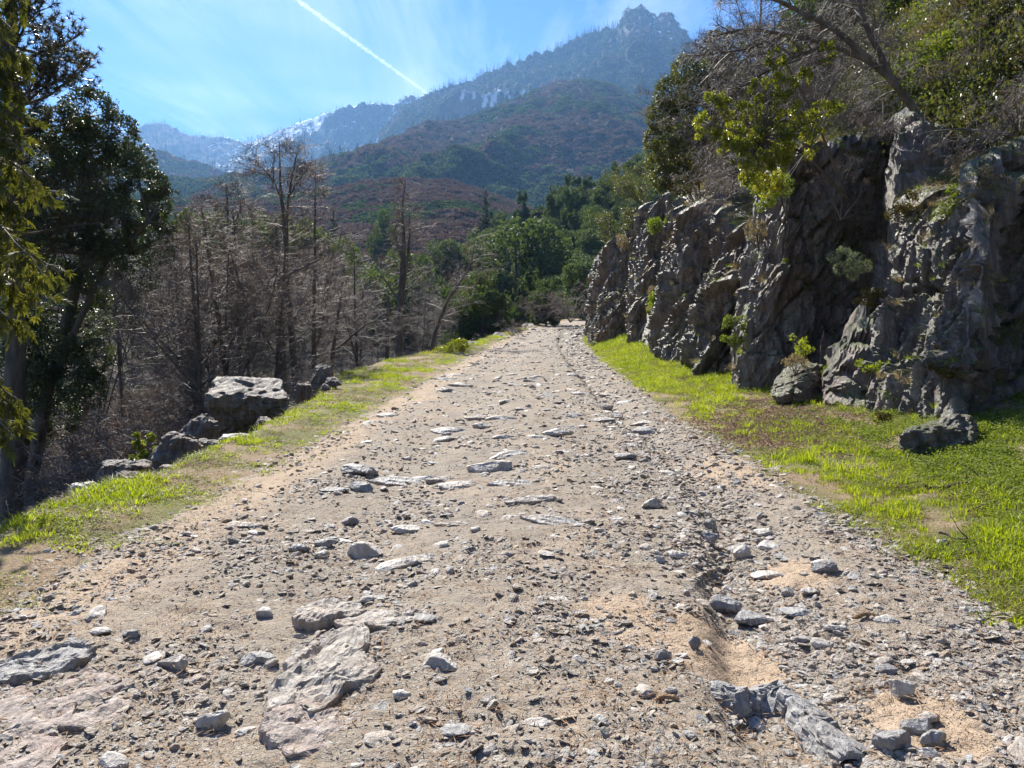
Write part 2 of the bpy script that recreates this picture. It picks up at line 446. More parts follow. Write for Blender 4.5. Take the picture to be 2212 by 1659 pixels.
def ground_z(x, y, detail=True):
    x = np.asarray(x, float); y = np.asarray(y, float); shp = x.shape
    x = x.ravel(); y = y.ravel()
    cx = CX(y); s = x - cx; base = ZR(y)
    p2 = P3(x, y)
    hw = 2.8
    z = base - 0.045 * sstep(1.2, 2.9, np.abs(s)) * 0
    # worn gully down the right-hand wheel track
    gx = np.interp(y, [3, 4.2, 5.4, 6.8, 10, 16, 30, 60], [1.3, 1.42, 1.75, 2.0, 2.15, 1.9, 1.6, 1.2]) + .12 * perlin(P3(x * 0, y * 1.1, 9.)) - .1
    z = z - 0.15 * np.exp(-((s - gx) / np.where(s < gx, .13, .42)) ** 2) * sstep(2.2, 3.2, y) * (1 - sstep(60, 90, y))
    z = z - 0.045 * np.exp(-((s + 1.1) / 0.45) ** 2) + 0.03 * np.exp(-((s - 0.2) / 0.6) ** 2)
    # left verge and drop to the stream
    tl = -s - hw
    z = z + 0.07 * sstep(0, 0.9, tl)
    bl = BL(y) + 0.25 * perlin(P3(x * 0, y * 0.5, 5.1))
    tb = np.maximum(-s - bl, 0)
    floor = base * 0.8 - 4.9 + 0.35 * perlin(p2 * 0.12) + 0.10 * np.maximum(-x - 22, 0) + 0.035 * np.maximum(y - 120, 0)
    drop = base - 0.2 * np.minimum(tb, .3) - 1.05 * np.maximum(tb - .12, 0)
    k = 0.8
    zl = np.logaddexp(drop * 1.0 / k, floor / k) * k
    zl = np.where(tb > 0, zl + (z - base) * np.exp(-tb * 2), z)
    z = np.where(s < 0, np.where(tb > 0, np.minimum(zl, z), z), z)
    # right verge, ramp behind the rock face, wooded hillside
    tr = np.maximum(s - hw, 0)
    xb = XB(y)
    wv = np.maximum(np.minimum(x, xb) - (cx + hw), 0)
    flat = 1 - sstep(19, 27, y)
    sh = np.where(x > cx, SH(y) * (wv * (1 - flat) + flat * np.where(wv < 4.5, wv ** 3 / 20.25, wv)), 0)
    tc_ = np.maximum(x - xb, 0)
    cliff = RIM(y) * sstep(0.25, 1.7, tc_)
    tt = np.maximum(tc_ - 1.7, 0)
    fade = 1 - sstep(60, 125, y) * 0.55
    up = (1.18 * np.minimum(tt, 26) + 0.55 * np.maximum(tt - 26, 0) - 0.35 * np.maximum(tt - 90, 0)) * fade
    z = z + sh + cliff + up
    hill = sstep(0.6, 4, tc_)
    valley = sstep(0.5, 4, tb) * (s < 0)
    if detail:
        z = z + 0.022 * fbm(p2 * 0.9, 3) + 0.018 * fbm(p2 * 3.1 + 7, 3)
        road = 1 - sstep(hw - .2, hw + .4, np.abs(s))
        near = 1 - sstep(14, 40, np.hypot(x, y))
        z = z + near * sstep(.3, 1.2, np.abs(s) - hw) * (np.abs(s) < 9) * 0.07 * fbm(p2 * 1.7 + 21, 3)
        z = z + near * (0.022 * (1 + .05 * np.clip(y, 0, 20)) * ridged(p2 * np.array([3.0, 8, 1.]), 3) * road + 0.006 * ridged(p2 * np.array([5, 9, 1.]), 3) + 0.008 * fbm(p2 * 24, 2)) * (0.35 + 0.65 * road)
        z = z + (hill * 1.1 + valley * 0.35) * fbm(p2 * 0.33 + 3, 4) + hill * 0.5 * ridged(p2 * 0.8, 3)
    return z.reshape(shp)

def gz(x, y): return float(ground_z(np.array([x]), np.array([y]))[0])
def hit(px, py, zoff=0.0, ymax=150):
    """where the sight line through a photo pixel meets the ground"""
    d = ray(px, py); ys = np.concatenate([np.arange(1.5, 40, 0.02), np.arange(40, ymax, 0.1)])
    z = ground_z(d[0] * ys, ys) + zoff
    k = np.argmax(EYE + d[2] * ys < z)
    if k == 0: k = len(ys) - 1
    return np.array([d[0] * ys[k], ys[k], z[k]])

# one polar sheet, dense in front of the walker, cut into track, verges and slopes
rad = [0.02]
while rad[-1] < 330: rad.append(rad[-1] * 1.0062 + 0.004)
rad = np.array(rad)
ang = np.concatenate([np.linspace(-180, -48, 60, endpoint=False), np.linspace(-48, 48, 640, endpoint=False), np.linspace(48, 180, 61)])
RR, AA = np.meshgrid(rad, np.radians(ang), indexing='ij')
GX = RR * np.sin(AA); GY = RR * np.cos(AA) - 0.2
GZ = ground_z(GX, GY)
V = np.stack([GX, GY, GZ], -1).reshape(-1, 3)
fc = grid_faces(*GX.shape)
c0 = len(V); V = np.vstack([V, [[0, -0.2, gz(0, -0.2)]]])
cxs = CX(V[:, 1]); S = V[:, 0] - cxs
ed = 2.8 + 0.28 * fbm(P3(V[:, 0] * 1.2, V[:, 1] * 1.2, 2.0), 4)
stony = np.clip(0.35 + 1.3 * fbm(V * 0.7, 3) + 0.5 * sstep(0.3, 2.2, S), 0.1, 1)
siltn = fbm(V * np.array([1.1, 0.55, 1]) + 40, 4)
silt = sstep(0.12, 0.4, siltn) * 0.45 + 0.9 * sstep(0.55, 0.05, np.abs(S + 2.45 + 0.2 * siltn))
for (px, py, ra) in ((1560, 1430, .36), (1700, 1240, .3), (1640, 1010, .9), (2010, 1560, .3), (1350, 1340, .3), (880, 860, .8)):
    h_ = hit(px, py); d_ = np.hypot(V[:, 0] - h_[0], (V[:, 1] - h_[1]) * 0.7)
    silt = np.maximum(silt, sstep(ra * 1.15, ra * 0.7, d_ + 0.15 * siltn))
silt = np.clip(silt, 0, 1) * (V[:, 1] > 0)
green = np.clip(0.5 + 1.4 * fbm(V * 0.8 + 9, 3), 0, 1)
fm = fc[:, 0]
on_track = np.abs(S[fm]) < ed[fm]
bl_ = BL(V[:, 1])[fm]
verge_l = (~on_track) & (S[fm] < 0) & (-S[fm] < bl_ + 0.9)
verge_r = (~on_track) & (S[fm] > 0) & (V[fm, 0] < XB(V[fm, 1]) + 0.7)
rest = ~(on_track | verge_l | verge_r)
def sub_sheet(name, mask, mat, **kw):
    f = fc[mask]; u, inv = np.unique(f, return_inverse=True)
    me = mesh_from(name, V[u], inv.reshape(f.shape), mat, True, vattr={'stony': stony[u], 'silt': silt[u], 'green': green[u]})
    return link(name, me, kind='structure', **kw)
sub_sheet('dirt_track', on_track, M['track'], label='stony dirt track with loose gravel and tan silt')
sub_sheet('grass_verge', verge_l, M['verge'], label='grassy strip between the track and the drop')
sub_sheet('grass_verge', verge_r, M['verge'], label='green strip between the track and the rock face')
sub_sheet('terrain', rest, M['slope'], label='wooded slopes of the valley')
# ------------------------------------------------------------------ stream at the bottom of the drop
def water_mat():
    m, N, L = newmat('stream_water'); g = geo(N, 'Position')
    h = noise(N, L, g, 3.5, 4, 0.6)
    return finish(m, N, L, (0.012, 0.018, 0.02), 0.08, bump(N, L, h, 0.6, 0.08), 0.8)
ys = np.linspace(-10, 70, 81)
xl = -14.5 + 1.6 * np.sin(ys * .13) + 0.02 * ys; wv_ = 1.5 + .4 * np.sin(ys * .31)
Vw = np.concatenate([np.stack([xl + t * wv_, ys, -4.72 + ZR(ys) * .8], -1)[None] for t in (-1, -.3, .3, 1)]).reshape(-1, 3)
link('stream', mesh_from('stream', Vw, grid_faces(4, 81), water_mat(), True), kind='structure', label='dark stream glinting at the bottom of the drop')

# ------------------------------------------------------------------ the rock face beside the track
def cw(a):
    return W(*a[1:]) if a[0] == 'p' else np.array(a[1:], float)
CL = [
 (('w', 15, 2, .9), ('w', 15.6, 2, 4.9)),
 (('w', 11.4, 7.5, .6), ('w', 11.8, 8.4, 4.9)),
 (('p', 2420, 885, 11.3), ('p', 2440, 215, 13.0)),
 (('p', 2280, 880, 11.75), ('p', 2290, 262, 13.1)),
 (('p', 2160, 884, 11.9), ('p', 2222, 318, 13.2)),
 (('p', 2085, 892, 10.7), ('p', 2150, 385, 12.2)),
 (('p', 2010, 905, 11.4), ('p', 2085, 440, 13.1)),
 (('p', 1950, 915, 12.3), ('p', 2010, 455, 14.1)),
 (('p', 1880, 919, 13.2), ('p', 1934, 448, 15.0)),
 (('p', 1862, 905, 14.4), ('p', 1940, 440, 15.8)),
 (('w', 7.5, 16.2, .45), ('p', 1990, 395, 16.8)),
 (('w', 8.5, 17.5, .5), ('p', 2060, 250, 18.4)),
 (('p', 1925, 800, 17.7), ('p', 1925, 262, 18.3)),
 (('p', 1850, 800, 18.2), ('p', 1870, 300, 18.6)),
 (('p', 1760, 800, 18.0), ('p', 1790, 325, 18.3)),
 (('p', 1660, 815, 17.8), ('p', 1712, 335, 18.1)),
 (('p', 1588, 832, 18.1), ('p', 1672, 372, 18.9)),
 (('p', 1582, 812, 20.0), ('p', 1655, 410, 20.9)),
 (('w', 6.3, 21.4, .3), ('p', 1640, 440, 22.4)),
 (('p', 1540, 815, 21.3), ('p', 1610, 500, 22.3)),
 (('p', 1492, 826, 21.6), ('p', 1570, 520, 22.9)),
 (('p', 1484, 808, 24.0), ('p', 1560, 470, 25.0)),
 (('p', 1470, 803, 24.8), ('p', 1535, 440, 26.0)),
 (('p', 1430, 799, 25.3), ('p', 1490, 480, 26.8)),
 (('p', 1418, 780, 28.5), ('p', 1470, 470, 29.5)),
 (('w', 6.9, 31.5, 1.0), ('p', 1465, 430, 32.5)),
 (('p', 1400, 757, 33.5), ('p', 1450, 430, 34.8)),
 (('p', 1362, 748, 34.2), ('p', 1405, 455, 35.8)),
 (('p', 1358, 735, 37.5), ('p', 1390, 470, 38.5)),
 (('w', 6.8, 39.3, 1.5), ('p', 1370, 480, 41.0)),
 (('p', 1318, 724, 40.3), ('p', 1352, 512, 41.6)),
 (('p', 1283, 716, 41.5), ('p', 1312, 540, 43.2)),
 (('p', 1273, 690, 46.0), ('p', 1290, 560, 48.0)),
 (('w', 6.6, 51, 1.2), ('w', 7.6, 52, 6.5)),
 (('w', 9.8, 62, 1.6), ('w', 10.8, 63, 6.8)),
 (('w', 13.5, 80, 2.2), ('w', 14.5, 82, 6.5)),
 (('w', 21, 104, 3.0), ('w', 22, 106, 7.5)),
]
CB = np.array([cw(a) for a, b in CL]); CT = np.array([cw(b) for a, b in CL])
CB[:, 2] = ground_z(CB[:, 0], CB[:, 1]) - 0.45
CUTS = [0, 10, 18, 25, 29, 33, len(CL) - 1]
CLAB = ['massive grey lichened outcrop at the right, pale lit left edge and dark undercut',
        'tall dark flat slab between the big outcrop and a leaning lit ridge',
        'jagged leaning ridge of purplish rock, third outcrop from the right',
        'steep rock with green ledge in front, behind the jagged leaning ridge',
        'farthest visible outcrop, rounded top, where the track bends',
        'low rock wall round the bend beyond the farthest outcrop']
def rockface(B, T, du, rows, seed, name, label, back=2.2, amp=1.0, saw=1.0, fine=1.0, per=1.3, shear=.52):
    seg = np.linalg.norm(np.diff(B[:, :2], axis=0), axis=1)
    cum = np.concatenate([[0], np.cumsum(seg)])
    n = max(8, int(cum[-1] / du)); s = np.linspace(0, cum[-1], n)
    Bi = np.stack([np.interp(s, cum, B[:, k]) for k in range(3)], -1)
    Ti = np.stack([np.interp(s, cum, T[:, k]) for k in range(3)], -1)
    h = np.linspace(0, 1, rows)[:, None, None]
    bow = np.sin(h * math.pi) * 0.0
    Pm = Bi[None] * (1 - h) + Ti[None] * h
    # outward normal in plan
    t = np.gradient(Pm, axis=1); upv = np.gradient(Pm, axis=0)
    Nn = np.cross(upv, t); Nn /= np.linalg.norm(Nn, axis=2)[:, :, None] + 1e-9
    # smooth the normals along the wall so the corners do not tear
    k = max(3, int(0.5 / du) | 1); ker = np.hanning(k + 2)[1:-1]; ker /= ker.sum()
    for a in range(3):
        pad = np.pad(Nn[:, :, a], ((0, 0), (k // 2, k // 2)), mode='edge')
        Nn[:, :, a] = np.apply_along_axis(lambda r_: np.convolve(r_, ker, mode='valid'), 1, pad)
    Nn /= np.linalg.norm(Nn, axis=2)[:, :, None] + 1e-9
    Q = Pm.reshape(-1, 3)
    # beds stand almost upright and lean up to the right; the face is broken into flat facets and steps
    ss_ = np.tile(s, rows); hz = Q[:, 2] - Bi[:, 2].mean()
    wa = 0.35 * fbm(Q * .5 + seed, 2); A_ = ss_ + shear * hz + wa; B_ = hz + 0.2 * fbm(Q * .6 + 30, 2)
    d = 0.34 * facet(A_ / 1.15, B_ / 2.6, seed) + 0.20 * facet(A_ / .55 + .35 * B_, B_ / 1.5, seed + 1) + fine * 0.08 * facet(A_ / .24 - .5 * B_, B_ / .7, seed + 2)
    d += fine * 0.045 * facet(A_ / .11 + .7 * B_, B_ / .34, seed + 3) + 0.03 * facet(A_ / .06 - B_, B_ / .15, seed + 4)
    aa = (A_ + .35 * facet(B_ / 1.3, A_ * 0, 19)) / per; ff = aa - np.floor(aa); am = 0.6 + 0.5 * perlin(P3(np.floor(aa) * 1.7, 0 * aa, .5)); d += saw * 0.48 * am * (sstep(0, .10, ff) * (1 - ff) - .4)
    aa = (A_ + .3 * facet(B_ / .8, A_ * 0, 9)) / 0.41; ff = aa - np.floor(aa); d += (.5 + .5 * saw) * 0.12 * (sstep(0, .1, ff) * (1 - ff) - .4)
    # horizontal joints that break the ribs into blocks
    bb = (B_ + .25 * facet(A_ / .9, B_ * 0, 12)) / 1.1; fb = bb - np.floor(bb); rb = np.random.default_rng(77).random(512)[(np.floor(bb).astype(int) * 31 + np.floor(A_ / 1.3).astype(int) * 17) & 511]
    d += 0.20 * (rb - .5) + 0.10 * (fb - .5) * (rb > .4)
    q = np.stack([Q[:, 0] * .88 - Q[:, 2] * .48, Q[:, 1], (Q[:, 0] * .48 + Q[:, 2] * .88) * .4], -1)
    f1, f2, rc = worley(q * 1.0 + .12 * fbm(q * 2, 2)[:, None], seed); g1, g2, rd = worley(q * 3.0 + 9, seed + 1)
    d += 0.22 * (rc[:, 0] - .5) + fine * 0.07 * (rd[:, 0] - .5)
    d -= 0.26 * np.exp(-((f2 - f1) / 0.045) ** 2) + 0.08 * np.exp(-((g2 - g1) / 0.06) ** 2)
    d += 0.05 * ridged(q * 5.0, 4, 2.2, .6) + 0.02 * ridged(Q * 11.0, 3)
    hh = np.repeat(h.ravel(), n)
    d = d * amp * (0.55 + 0.45 * sstep(0, .25, hh))
    Q2 = Q + Nn.reshape(-1, 3) * d[:, None]
    G = Q2.reshape(rows, n, 3)
    # the top rolls back into the hillside
    nb = 14; ext = []
    outw = Nn[-1].copy(); outw[:, 2] = 0; outw /= np.linalg.norm(outw, axis=1)[:, None] + 1e-9
    for j in range(1, nb + 1):
        f = j / nb
        dirv = -outw * 0.55 + np.array([0.75, 0.25, 0.0])
        p = G[-1] + dirv * (f ** 1.1 * back) + np.array([0, 0, 1.0]) * (0.55 * math.sin(min(1, f * 1.2) * math.pi / 2) * back - 1.35 * back * f * f)
        p = p + 0.3 * f * (fbm(p * 1.7 + 3, 3)[:, None]) * np.array([0.3, 0.3, 1])
        ext.append(p)
    G = np.concatenate([G, np.array(ext)], 0)
    fcs = grid_faces(G.shape[0], G.shape[1])[:, ::-1]
    me = mesh_from(name, G.reshape(-1, 3), fcs, M['rock'], False)
    o = link(name, me, kind='structure' if False else None, label=label, category='rock outcrop')
    return o, G
FACES = []
for k in range(len(CUTS) - 1):
    a, b = CUTS[k], CUTS[k + 1]
    o, G = rockface(CB[a:b + 1], CT[a:b + 1], 0.045 if k < 2 else (0.07 if k < 5 else .2), 130 if k < 2 else (90 if k < 5 else 30), 3, 'rock_outcrop', CLAB[k], saw=(.6, .5, 1.45, 1.4, 1.2, 1)[k], shear=(.5, .6, .95, 1.05, 1.1, 1)[k], fine=(.8, .5, .5, .45, .45, 1)[k], amp=(1, .7, 1, 1, 1, 1)[k], per=(1.5, 1.9, 1.7, 2.0, 1.8, 1.5)[k])
    FACES.append(G)

# ------------------------------------------------------------------ mountains
def mount_mat(name, c1, c2, rockc, snow, snow_scale=0.02, veg=0.5, s=1.0):
    m, N, L = newmat(name); g = geo(N, 'Position')
    n = noise(N, L, g, 0.006 * s, 6, 0.6); f = noise(N, L, g, 0.05 * s, 8, 0.75)
    c = mix(N, L, rng_(N, L, n, 0.42, 0.58), c1, c2)
    c = mix(N, L, rng_(N, L, f, 0.35, 0.68, 0, 0.8), c, tuple(x * 0.4 for x in c1))
    mpn = N.new('ShaderNodeMapping'); mpn.inputs['Scale'].default_value = (1, 1, 0.35); L.new(g, mpn.inputs[0])
    r = noise(N, L, mpn.outputs[0], 0.03 * s, 7, 0.7)
    c = mix(N, L, rng_(N, L, math_(N, L, 'ADD', r, attr(N, 'cliff')), 0.85, 1.0), c, ramp(N, L, r, [(0.35, tuple(x * 0.35 for x in rockc)), (0.62, rockc)]))
    if snow:
        nz = N.new('ShaderNodeSeparateXYZ'); L.new(geo(N, 'Normal'), nz.inputs[0])
        sn = noise(N, L, mpn.outputs[0], snow_scale, 9, 0.72)
        v = math_(N, L, 'ADD', math_(N, L, 'ADD', sn, math_(N, L, 'MULTIPLY', nz.outputs['Z'], 0.12)), math_(N, L, 'MULTIPLY', attr(N, 'snow'), 0.34))
        c = mix(N, L, rng_(N, L, v, 0.84, 0.87), c, (0.88, 0.90, 0.94))
    return finish(m, N, L, c, 0.95, bump(N, L, f, 1.0, 6.0 / s), 0.1)
M['far'] = mount_mat('snowy_mountainside', (0.045, 0.045, 0.035), (0.085, 0.06, 0.05), (0.17, 0.16, 0.16), True, 0.018)
M['main'] = mount_mat('scrub_mountainside', (0.035, 0.045, 0.022), (0.075, 0.05, 0.038), (0.20, 0.18, 0.165), True, 0.02)
M['green'] = mount_mat('scrub_hillside', (0.035, 0.045, 0.02), (0.085, 0.055, 0.038), (0.16, 0.14, 0.12), False)
M['brown'] = mount_mat('brown_hillside', (0.06, 0.04, 0.03), (0.08, 0.048, 0.034), (0.16, 0.14, 0.12), False, s=4)

def ridge(name, crest, Dc, foot_y, Df, mat, seed, label, p=0.8, rough=1.0, spur=1.0, nu=420, nv=150, snowf=None, clifff=None, jag=0.0, side=-1):
    crest = np.array(crest, float)
    px = np.linspace(crest[0, 0], crest[-1, 0], nu)
    cy_ = np.interp(px, crest[:, 0], crest[:, 1])
    D0 = np.interp(px, crest[:, 0], crest[:, 2]) if crest.shape[1] > 2 else np.full(nu, float(Dc))
    fy = np.interp(px, [a for a, b in foot_y], [b for a, b in foot_y]) if isinstance(foot_y, list) else np.full(nu, float(foot_y))
    D1 = D0 * (Df / Dc)
    top = np.array([W(a, b, c) for a, b, c in zip(px, cy_, D0)])
    bot = np.array([W(a, b, c) for a, b, c in zip(px, fy, D1)])
    v = np.concatenate([np.linspace(-0.25, 0, 14, endpoint=False), np.linspace(0, 1, nv)])
    rows = []
    for t in v:
        if t < 0:
            q = top.copy(); q[:, 1] += -t * Dc * 0.5; q[:, 2] -= -t * Dc * 0.32
        else:
            q = top + (bot - top) * t
            q[:, 2] = top[:, 2] + (bot[:, 2] - top[:, 2]) * t ** p
        rows.append(q)
    G = np.array(rows); Q = G.reshape(-1, 3)
    T = np.repeat(v, nu)
    w = Dc / 1000.0
    env = np.clip(T, 0, 1) ** 0.6
    sc = 1.0 / (210 * w ** .6)
    a = Q * sc + seed * 3.7
    a2 = a * np.array([1.0, 0.38, 0.4])
    dz = ridged(a2, 5, 2.0, 0.55) * 42 * w ** .75 * spur * env * (1 - 0.5 * env)
    dz += ridged(a * 4.3, 4) * 8 * w ** .6 * rough * (0.25 + env)
    dz += (fbm(Q * 0.05, 3) * 5 + jag * ridged(Q * np.array([.018, .006, .004]) + seed, 3)) * w ** .4 * rough
    Q = Q.copy(); Q[:, 2] += dz
    va = {'snow': np.zeros(len(Q)), 'cliff': np.zeros(len(Q))}
    PX = np.tile(px, len(v)); PY = np.interp(T, [0, 1], [0, 1])
    if snowf: va['snow'] = snowf(PX, T, Q)
    if clifff: va['cliff'] = clifff(PX, T, Q)
    me = mesh_from(name, Q, grid_faces(len(v), nu)[:, ::side], mat, True, vattr=va)
    o = link(name, me, kind='structure', label=label)
    return Q.reshape(len(v), nu, 3), va['snow'].reshape(len(v), nu)

G1, _ = ridge('mountain', [(-60, 330), (200, 305), (250, 297), (285, 284), (300, 277), (335, 267), (352, 266), (375, 278), (400, 294), (430, 297), (470, 298), (505, 302), (530, 313), (560, 302), (600, 286), (640, 270), (690, 252), (730, 240), (800, 226), (900, 235), (1000, 260)],
    4300, 620, 2900, M['far'], 1, 'far snowy ridge at the head of the valley', 0.9, 1.0, 1.1, 460, 110,
    snowf=lambda X, T, Q: sstep(400, 480, X) * (0.60 + 0.26 * sstep(540, 640, X)) * (1 - sstep(.4, .9, T)), clifff=lambda X, T, Q: 0.25 * sstep(500, 700, X), jag=5)
G2, _ = ridge('mountain', [(430, 440), (520, 390), (580, 340), (620, 315), (660, 292), (690, 278), (710, 255), (735, 241), (760, 236), (790, 229), (812, 236), (835, 236), (860, 226), (880, 217), (903, 212), (925, 214), (950, 209), (985, 215), (1060, 225), (1150, 260)],
    3500, 600, 2450, M['far'], 2, 'rocky blue ridge below the contrail', 0.75, 1.3, 1.3, 400, 110,
    snowf=lambda X, T, Q: 0.5 + 0.2 * sstep(760, 900, X) - 0.4 * T, clifff=lambda X, T, Q: 0.35 + 0 * X, jag=11)
G3, S3 = ridge('mountain', [(820, 300), (870, 240), (920, 216), (950, 206), (1000, 190), (1060, 166), (1100, 148), (1150, 130), (1200, 112), (1290, 80), (1335, 60), (1348, 44), (1354, 28), (1364, 22), (1384, 20), (1399, 28), (1410, 42), (1420, 46), (1428, 38), (1445, 37), (1458, 48), (1472, 68), (1490, 92), (1540, 140), (1620, 200), (1800, 300), (2000, 420)],
    2900, [(820, 520), (1100, 420), (1400, 400), (2000, 500)], 1900, M['main'], 3, 'main mountain with twin rocky summits', 0.85, 2.4, 2.2, 620, 190,
    snowf=lambda X, T, Q: 0.20 + 0.42 * np.exp(-((X - 1420) / 60) ** 2) * (T < .22) + 0.3 * np.exp(-((X - 1110) / 120) ** 2) * np.exp(-((T - .3) / .16) ** 2),
    clifff=lambda X, T, Q: 0.12 + 0.9 * np.exp(-((X - 1405) / 75) ** 2) * (1 - sstep(.08, .4, T)), jag=6)
G4, _ = ridge('mountain', [(820, 400), (900, 320), (925, 275), (940, 250), (958, 232), (980, 211), (1000, 206), (1050, 208), (1100, 204), (1160, 206), (1200, 202), (1250, 190), (1320, 190), (1380, 215)],
    2350, [(820, 520), (980, 440), (1380, 400)], 2000, M['main'], 4, 'dark cliff with a snow-covered shelf', 0.5, 1.2, 0.6, 300, 90,
    snowf=lambda X, T, Q: 0.74 * (1 - sstep(.0, .08, T)) * sstep(960, 985, X), clifff=lambda X, T, Q: 0.7 * sstep(1120, 1000, X) + 0 * T, jag=10)
G5, _ = ridge('hill', [(-500, 500, 1300), (100, 480, 1300), (250, 462, 1300), (340, 425, 1350), (430, 412, 1400), (520, 400, 1400), (600, 385, 1450), (700, 352, 1500), (760, 338, 1500), (820, 318, 1550), (870, 296, 1600), (930, 278, 1650), (1000, 272, 1700), (1050, 252, 1750), (1100, 226, 1800), (1160, 196, 1850), (1210, 184, 1850), (1260, 178, 1850), (1310, 186, 1850), (1370, 216, 1800), (1420, 246, 1750), (1500, 290, 1700), (1700, 380, 1600)],
    1700, 640, 620, M['green'], 5, 'scrub-covered hillside with brown and green thickets', 0.95, 1.2, 2.1, 560, 260)
G6, _ = ridge('hill', [(-60, 290), (200, 300), (290, 322), (350, 328), (400, 345), (440, 356), (480, 372), (540, 392), (600, 410), (660, 420)],
    2100, 620, 1250, M['green'], 6, 'low blue spur on the left of the valley', 0.9, 1.0, 1.0, 260, 110)
G7, _ = ridge('hill', [(-400, 480), (200, 470), (330, 452), (450, 440), (600, 428), (680, 418), (740, 405), (800, 392), (880, 388), (960, 392), (1020, 402), (1080, 424), (1150, 452), (1220, 478), (1320, 520), (1500, 560)],
    620, 775, 190, M['brown'], 7, 'rounded hill of rust-brown leafless scrub', 0.9, 0.8, 0.55, 460, 200)
G8, _ = ridge('hill', [(500, 722), (700, 708), (850, 690), (930, 650), (985, 600), (1030, 560), (1080, 515), (1150, 465), (1200, 440), (1300, 400), (1390, 380), (1500, 350), (1800, 300), (2300, 250)],
    235, 745, 128, M['slope'], 8, 'steep wooded spur beyond the bend', 0.95, 0.35, 0.2, 260, 90)

# ------------------------------------------------------------------ stones and boulders
def rock_shape(seed, sub=3, flat=0.6, cuts=9, rough=0.06, sharp=0.62):
    g = np.random.default_rng(seed)
    Vr, Fr = ICO[sub]; Vr = Vr.copy()
    for k in range(cuts):
        n = g.normal(size=3); n /= np.linalg.norm(n); o = g.uniform(sharp, 0.9)
        Vr -= np.maximum(Vr @ n - o, 0)[:, None] * n
    Vr += Vr * (rough * ridged(Vr * 1.7 + seed, 3) + rough * .6 * fbm(Vr * 5 + seed, 2))[:, None]
    Vr = Vr / np.abs(Vr).max(0) * np.array([1, g.uniform(.62, .85), flat])
    return Vr, Fr
STONE = []
for k in range(10):
    Vr, Fr = rock_shape(100 + k, 3, [.25, .35, .5, .3, .6, .2, .4, .7, .3, .45][k], 10, 0.08)
    STONE.append(mesh_from('stone', Vr * 0.5, Fr, M['stone'] if k % 4 else M['stone_dark'], False))
def stone_at(px, py, wpx, hf, label, mat=None, seed=0, sub=4, rz=None, sink=0.3, depth=0.8, name='stone', cat='stone', group=None, tilt=(0, 0)):
    p = hit(px, py); w = wpx * p[1] / F
    Vr, Fr = rock_shape(300 + seed, sub, 1.0, 12, 0.09, 0.55)
    Vr = Vr * 0.5 * np.array([w, w * depth, w * hf * 1.25])
    # bedding lines across the stone
    Vr += np.sign(Vr) * 0 + (0.02 * w * ridged(Vr * np.array([4, 4, 16]) / w + seed, 3))[:, None] * np.array([1, 1, .6])
    me = mesh_from(name, Vr, Fr, mat or M['stone'], False)
    return link(name, me, loc=(p[0], p[1], p[2] + w * hf * (0.5 - sink)), rot=(tilt[0], tilt[1], rz if rz is not None else 0.2 * (seed % 5 - 2)), label=label, category=cat, group=group)

def outline_rock(name, pts, height, mat, label, cat, seed=1, sub=5, rough=0.03, edge=0.35, lean=(0, 0), bed=0.0, beddir=0.6, ground=True, sink=0.06):
    """a rock whose footprint on the ground is the polygon pts (photo pixels)"""
    Pg = np.array([hit(a, b) for a, b in pts]) if ground else np.array(pts, float)
    c = Pg.mean(0); q = Pg - c
    th = np.arctan2(q[:, 1], q[:, 0]); o = np.argsort(th); th = th[o]; rr = np.hypot(q[o, 0], q[o, 1])
    Vr, Fr = ICO[sub]; Vr = Vr.copy()
    a = np.arctan2(Vr[:, 1], Vr[:, 0]); rho = np.hypot(Vr[:, 0], Vr[:, 1])
    R_ = np.interp(a, np.concatenate([[th[-1] - 2 * math.pi], th, [th[0] + 2 * math.pi]]), np.concatenate([[rr[-1]], rr, [rr[0]]]))
    R_ = R_ * (1 + 0.22 * fbm(P3(np.cos(a) * 4, np.sin(a) * 4, seed), 4))
    rh = np.clip(rho, 0, 1) ** edge
    x = np.cos(a) * R_ * rho ** 0.9 * np.clip(rh, 0, 1); y = np.sin(a) * R_ * rho ** 0.9 * np.clip(rh, 0, 1)
    z = np.sign(Vr[:, 2]) * np.abs(Vr[:, 2]) ** 0.25
    Vn = np.stack([x, y, z * height * 0.5], -1)
    Vn[:, 2] += (Vn[:, 0] * lean[0] + Vn[:, 1] * lean[1]) * (z > 0)
    ca, sa = math.cos(beddir), math.sin(beddir)
    u = Vn[:, 0] * ca + Vn[:, 1] * sa; v_ = -Vn[:, 0] * sa + Vn[:, 1] * ca
    f1, f2, rc = worley(np.stack([u * 1.6, v_ * 5, z * .3], -1) * 1.3 + seed, seed)
    Vn[:, 2] += (z > 0) * (rough * 1.3 * fbm(Vn * 6 + seed, 4) + bed * (ridged(np.stack([u * 1.5, v_ * 9, z * 0], -1) + seed, 3) * .6 + (rc[:, 0] - .5) * .8 - np.exp(-((f2 - f1) / .05) ** 2) * .7))
    Vn[:, 2] += (z > 0) * (bed * .8 + .003) * (ridged(np.stack([u * 5, v_ * 26, z * 0], -1) + seed, 4) * .5 + ridged(Vn * 14 + seed, 3) * .5)
    Vn[:, 2] += (z > 0) * ((bed + .004) * .6 * facet(u * 3.1, v_ * 8, seed) + (bed + .008) * .6 * facet(u * 9 + v_ * 3, v_ * 22, seed + 1))
    Vn[:, :2] += (rough * 0.9 * fbm(Vn * 9 + 3 + seed, 3))[:, None]
    me = mesh_from(name, Vn, Fr, mat, False)
    gzv = c[2]
    return link(name, me, loc=(c[0], c[1], gzv + height * 0.5 - sink), label=label, category=cat)

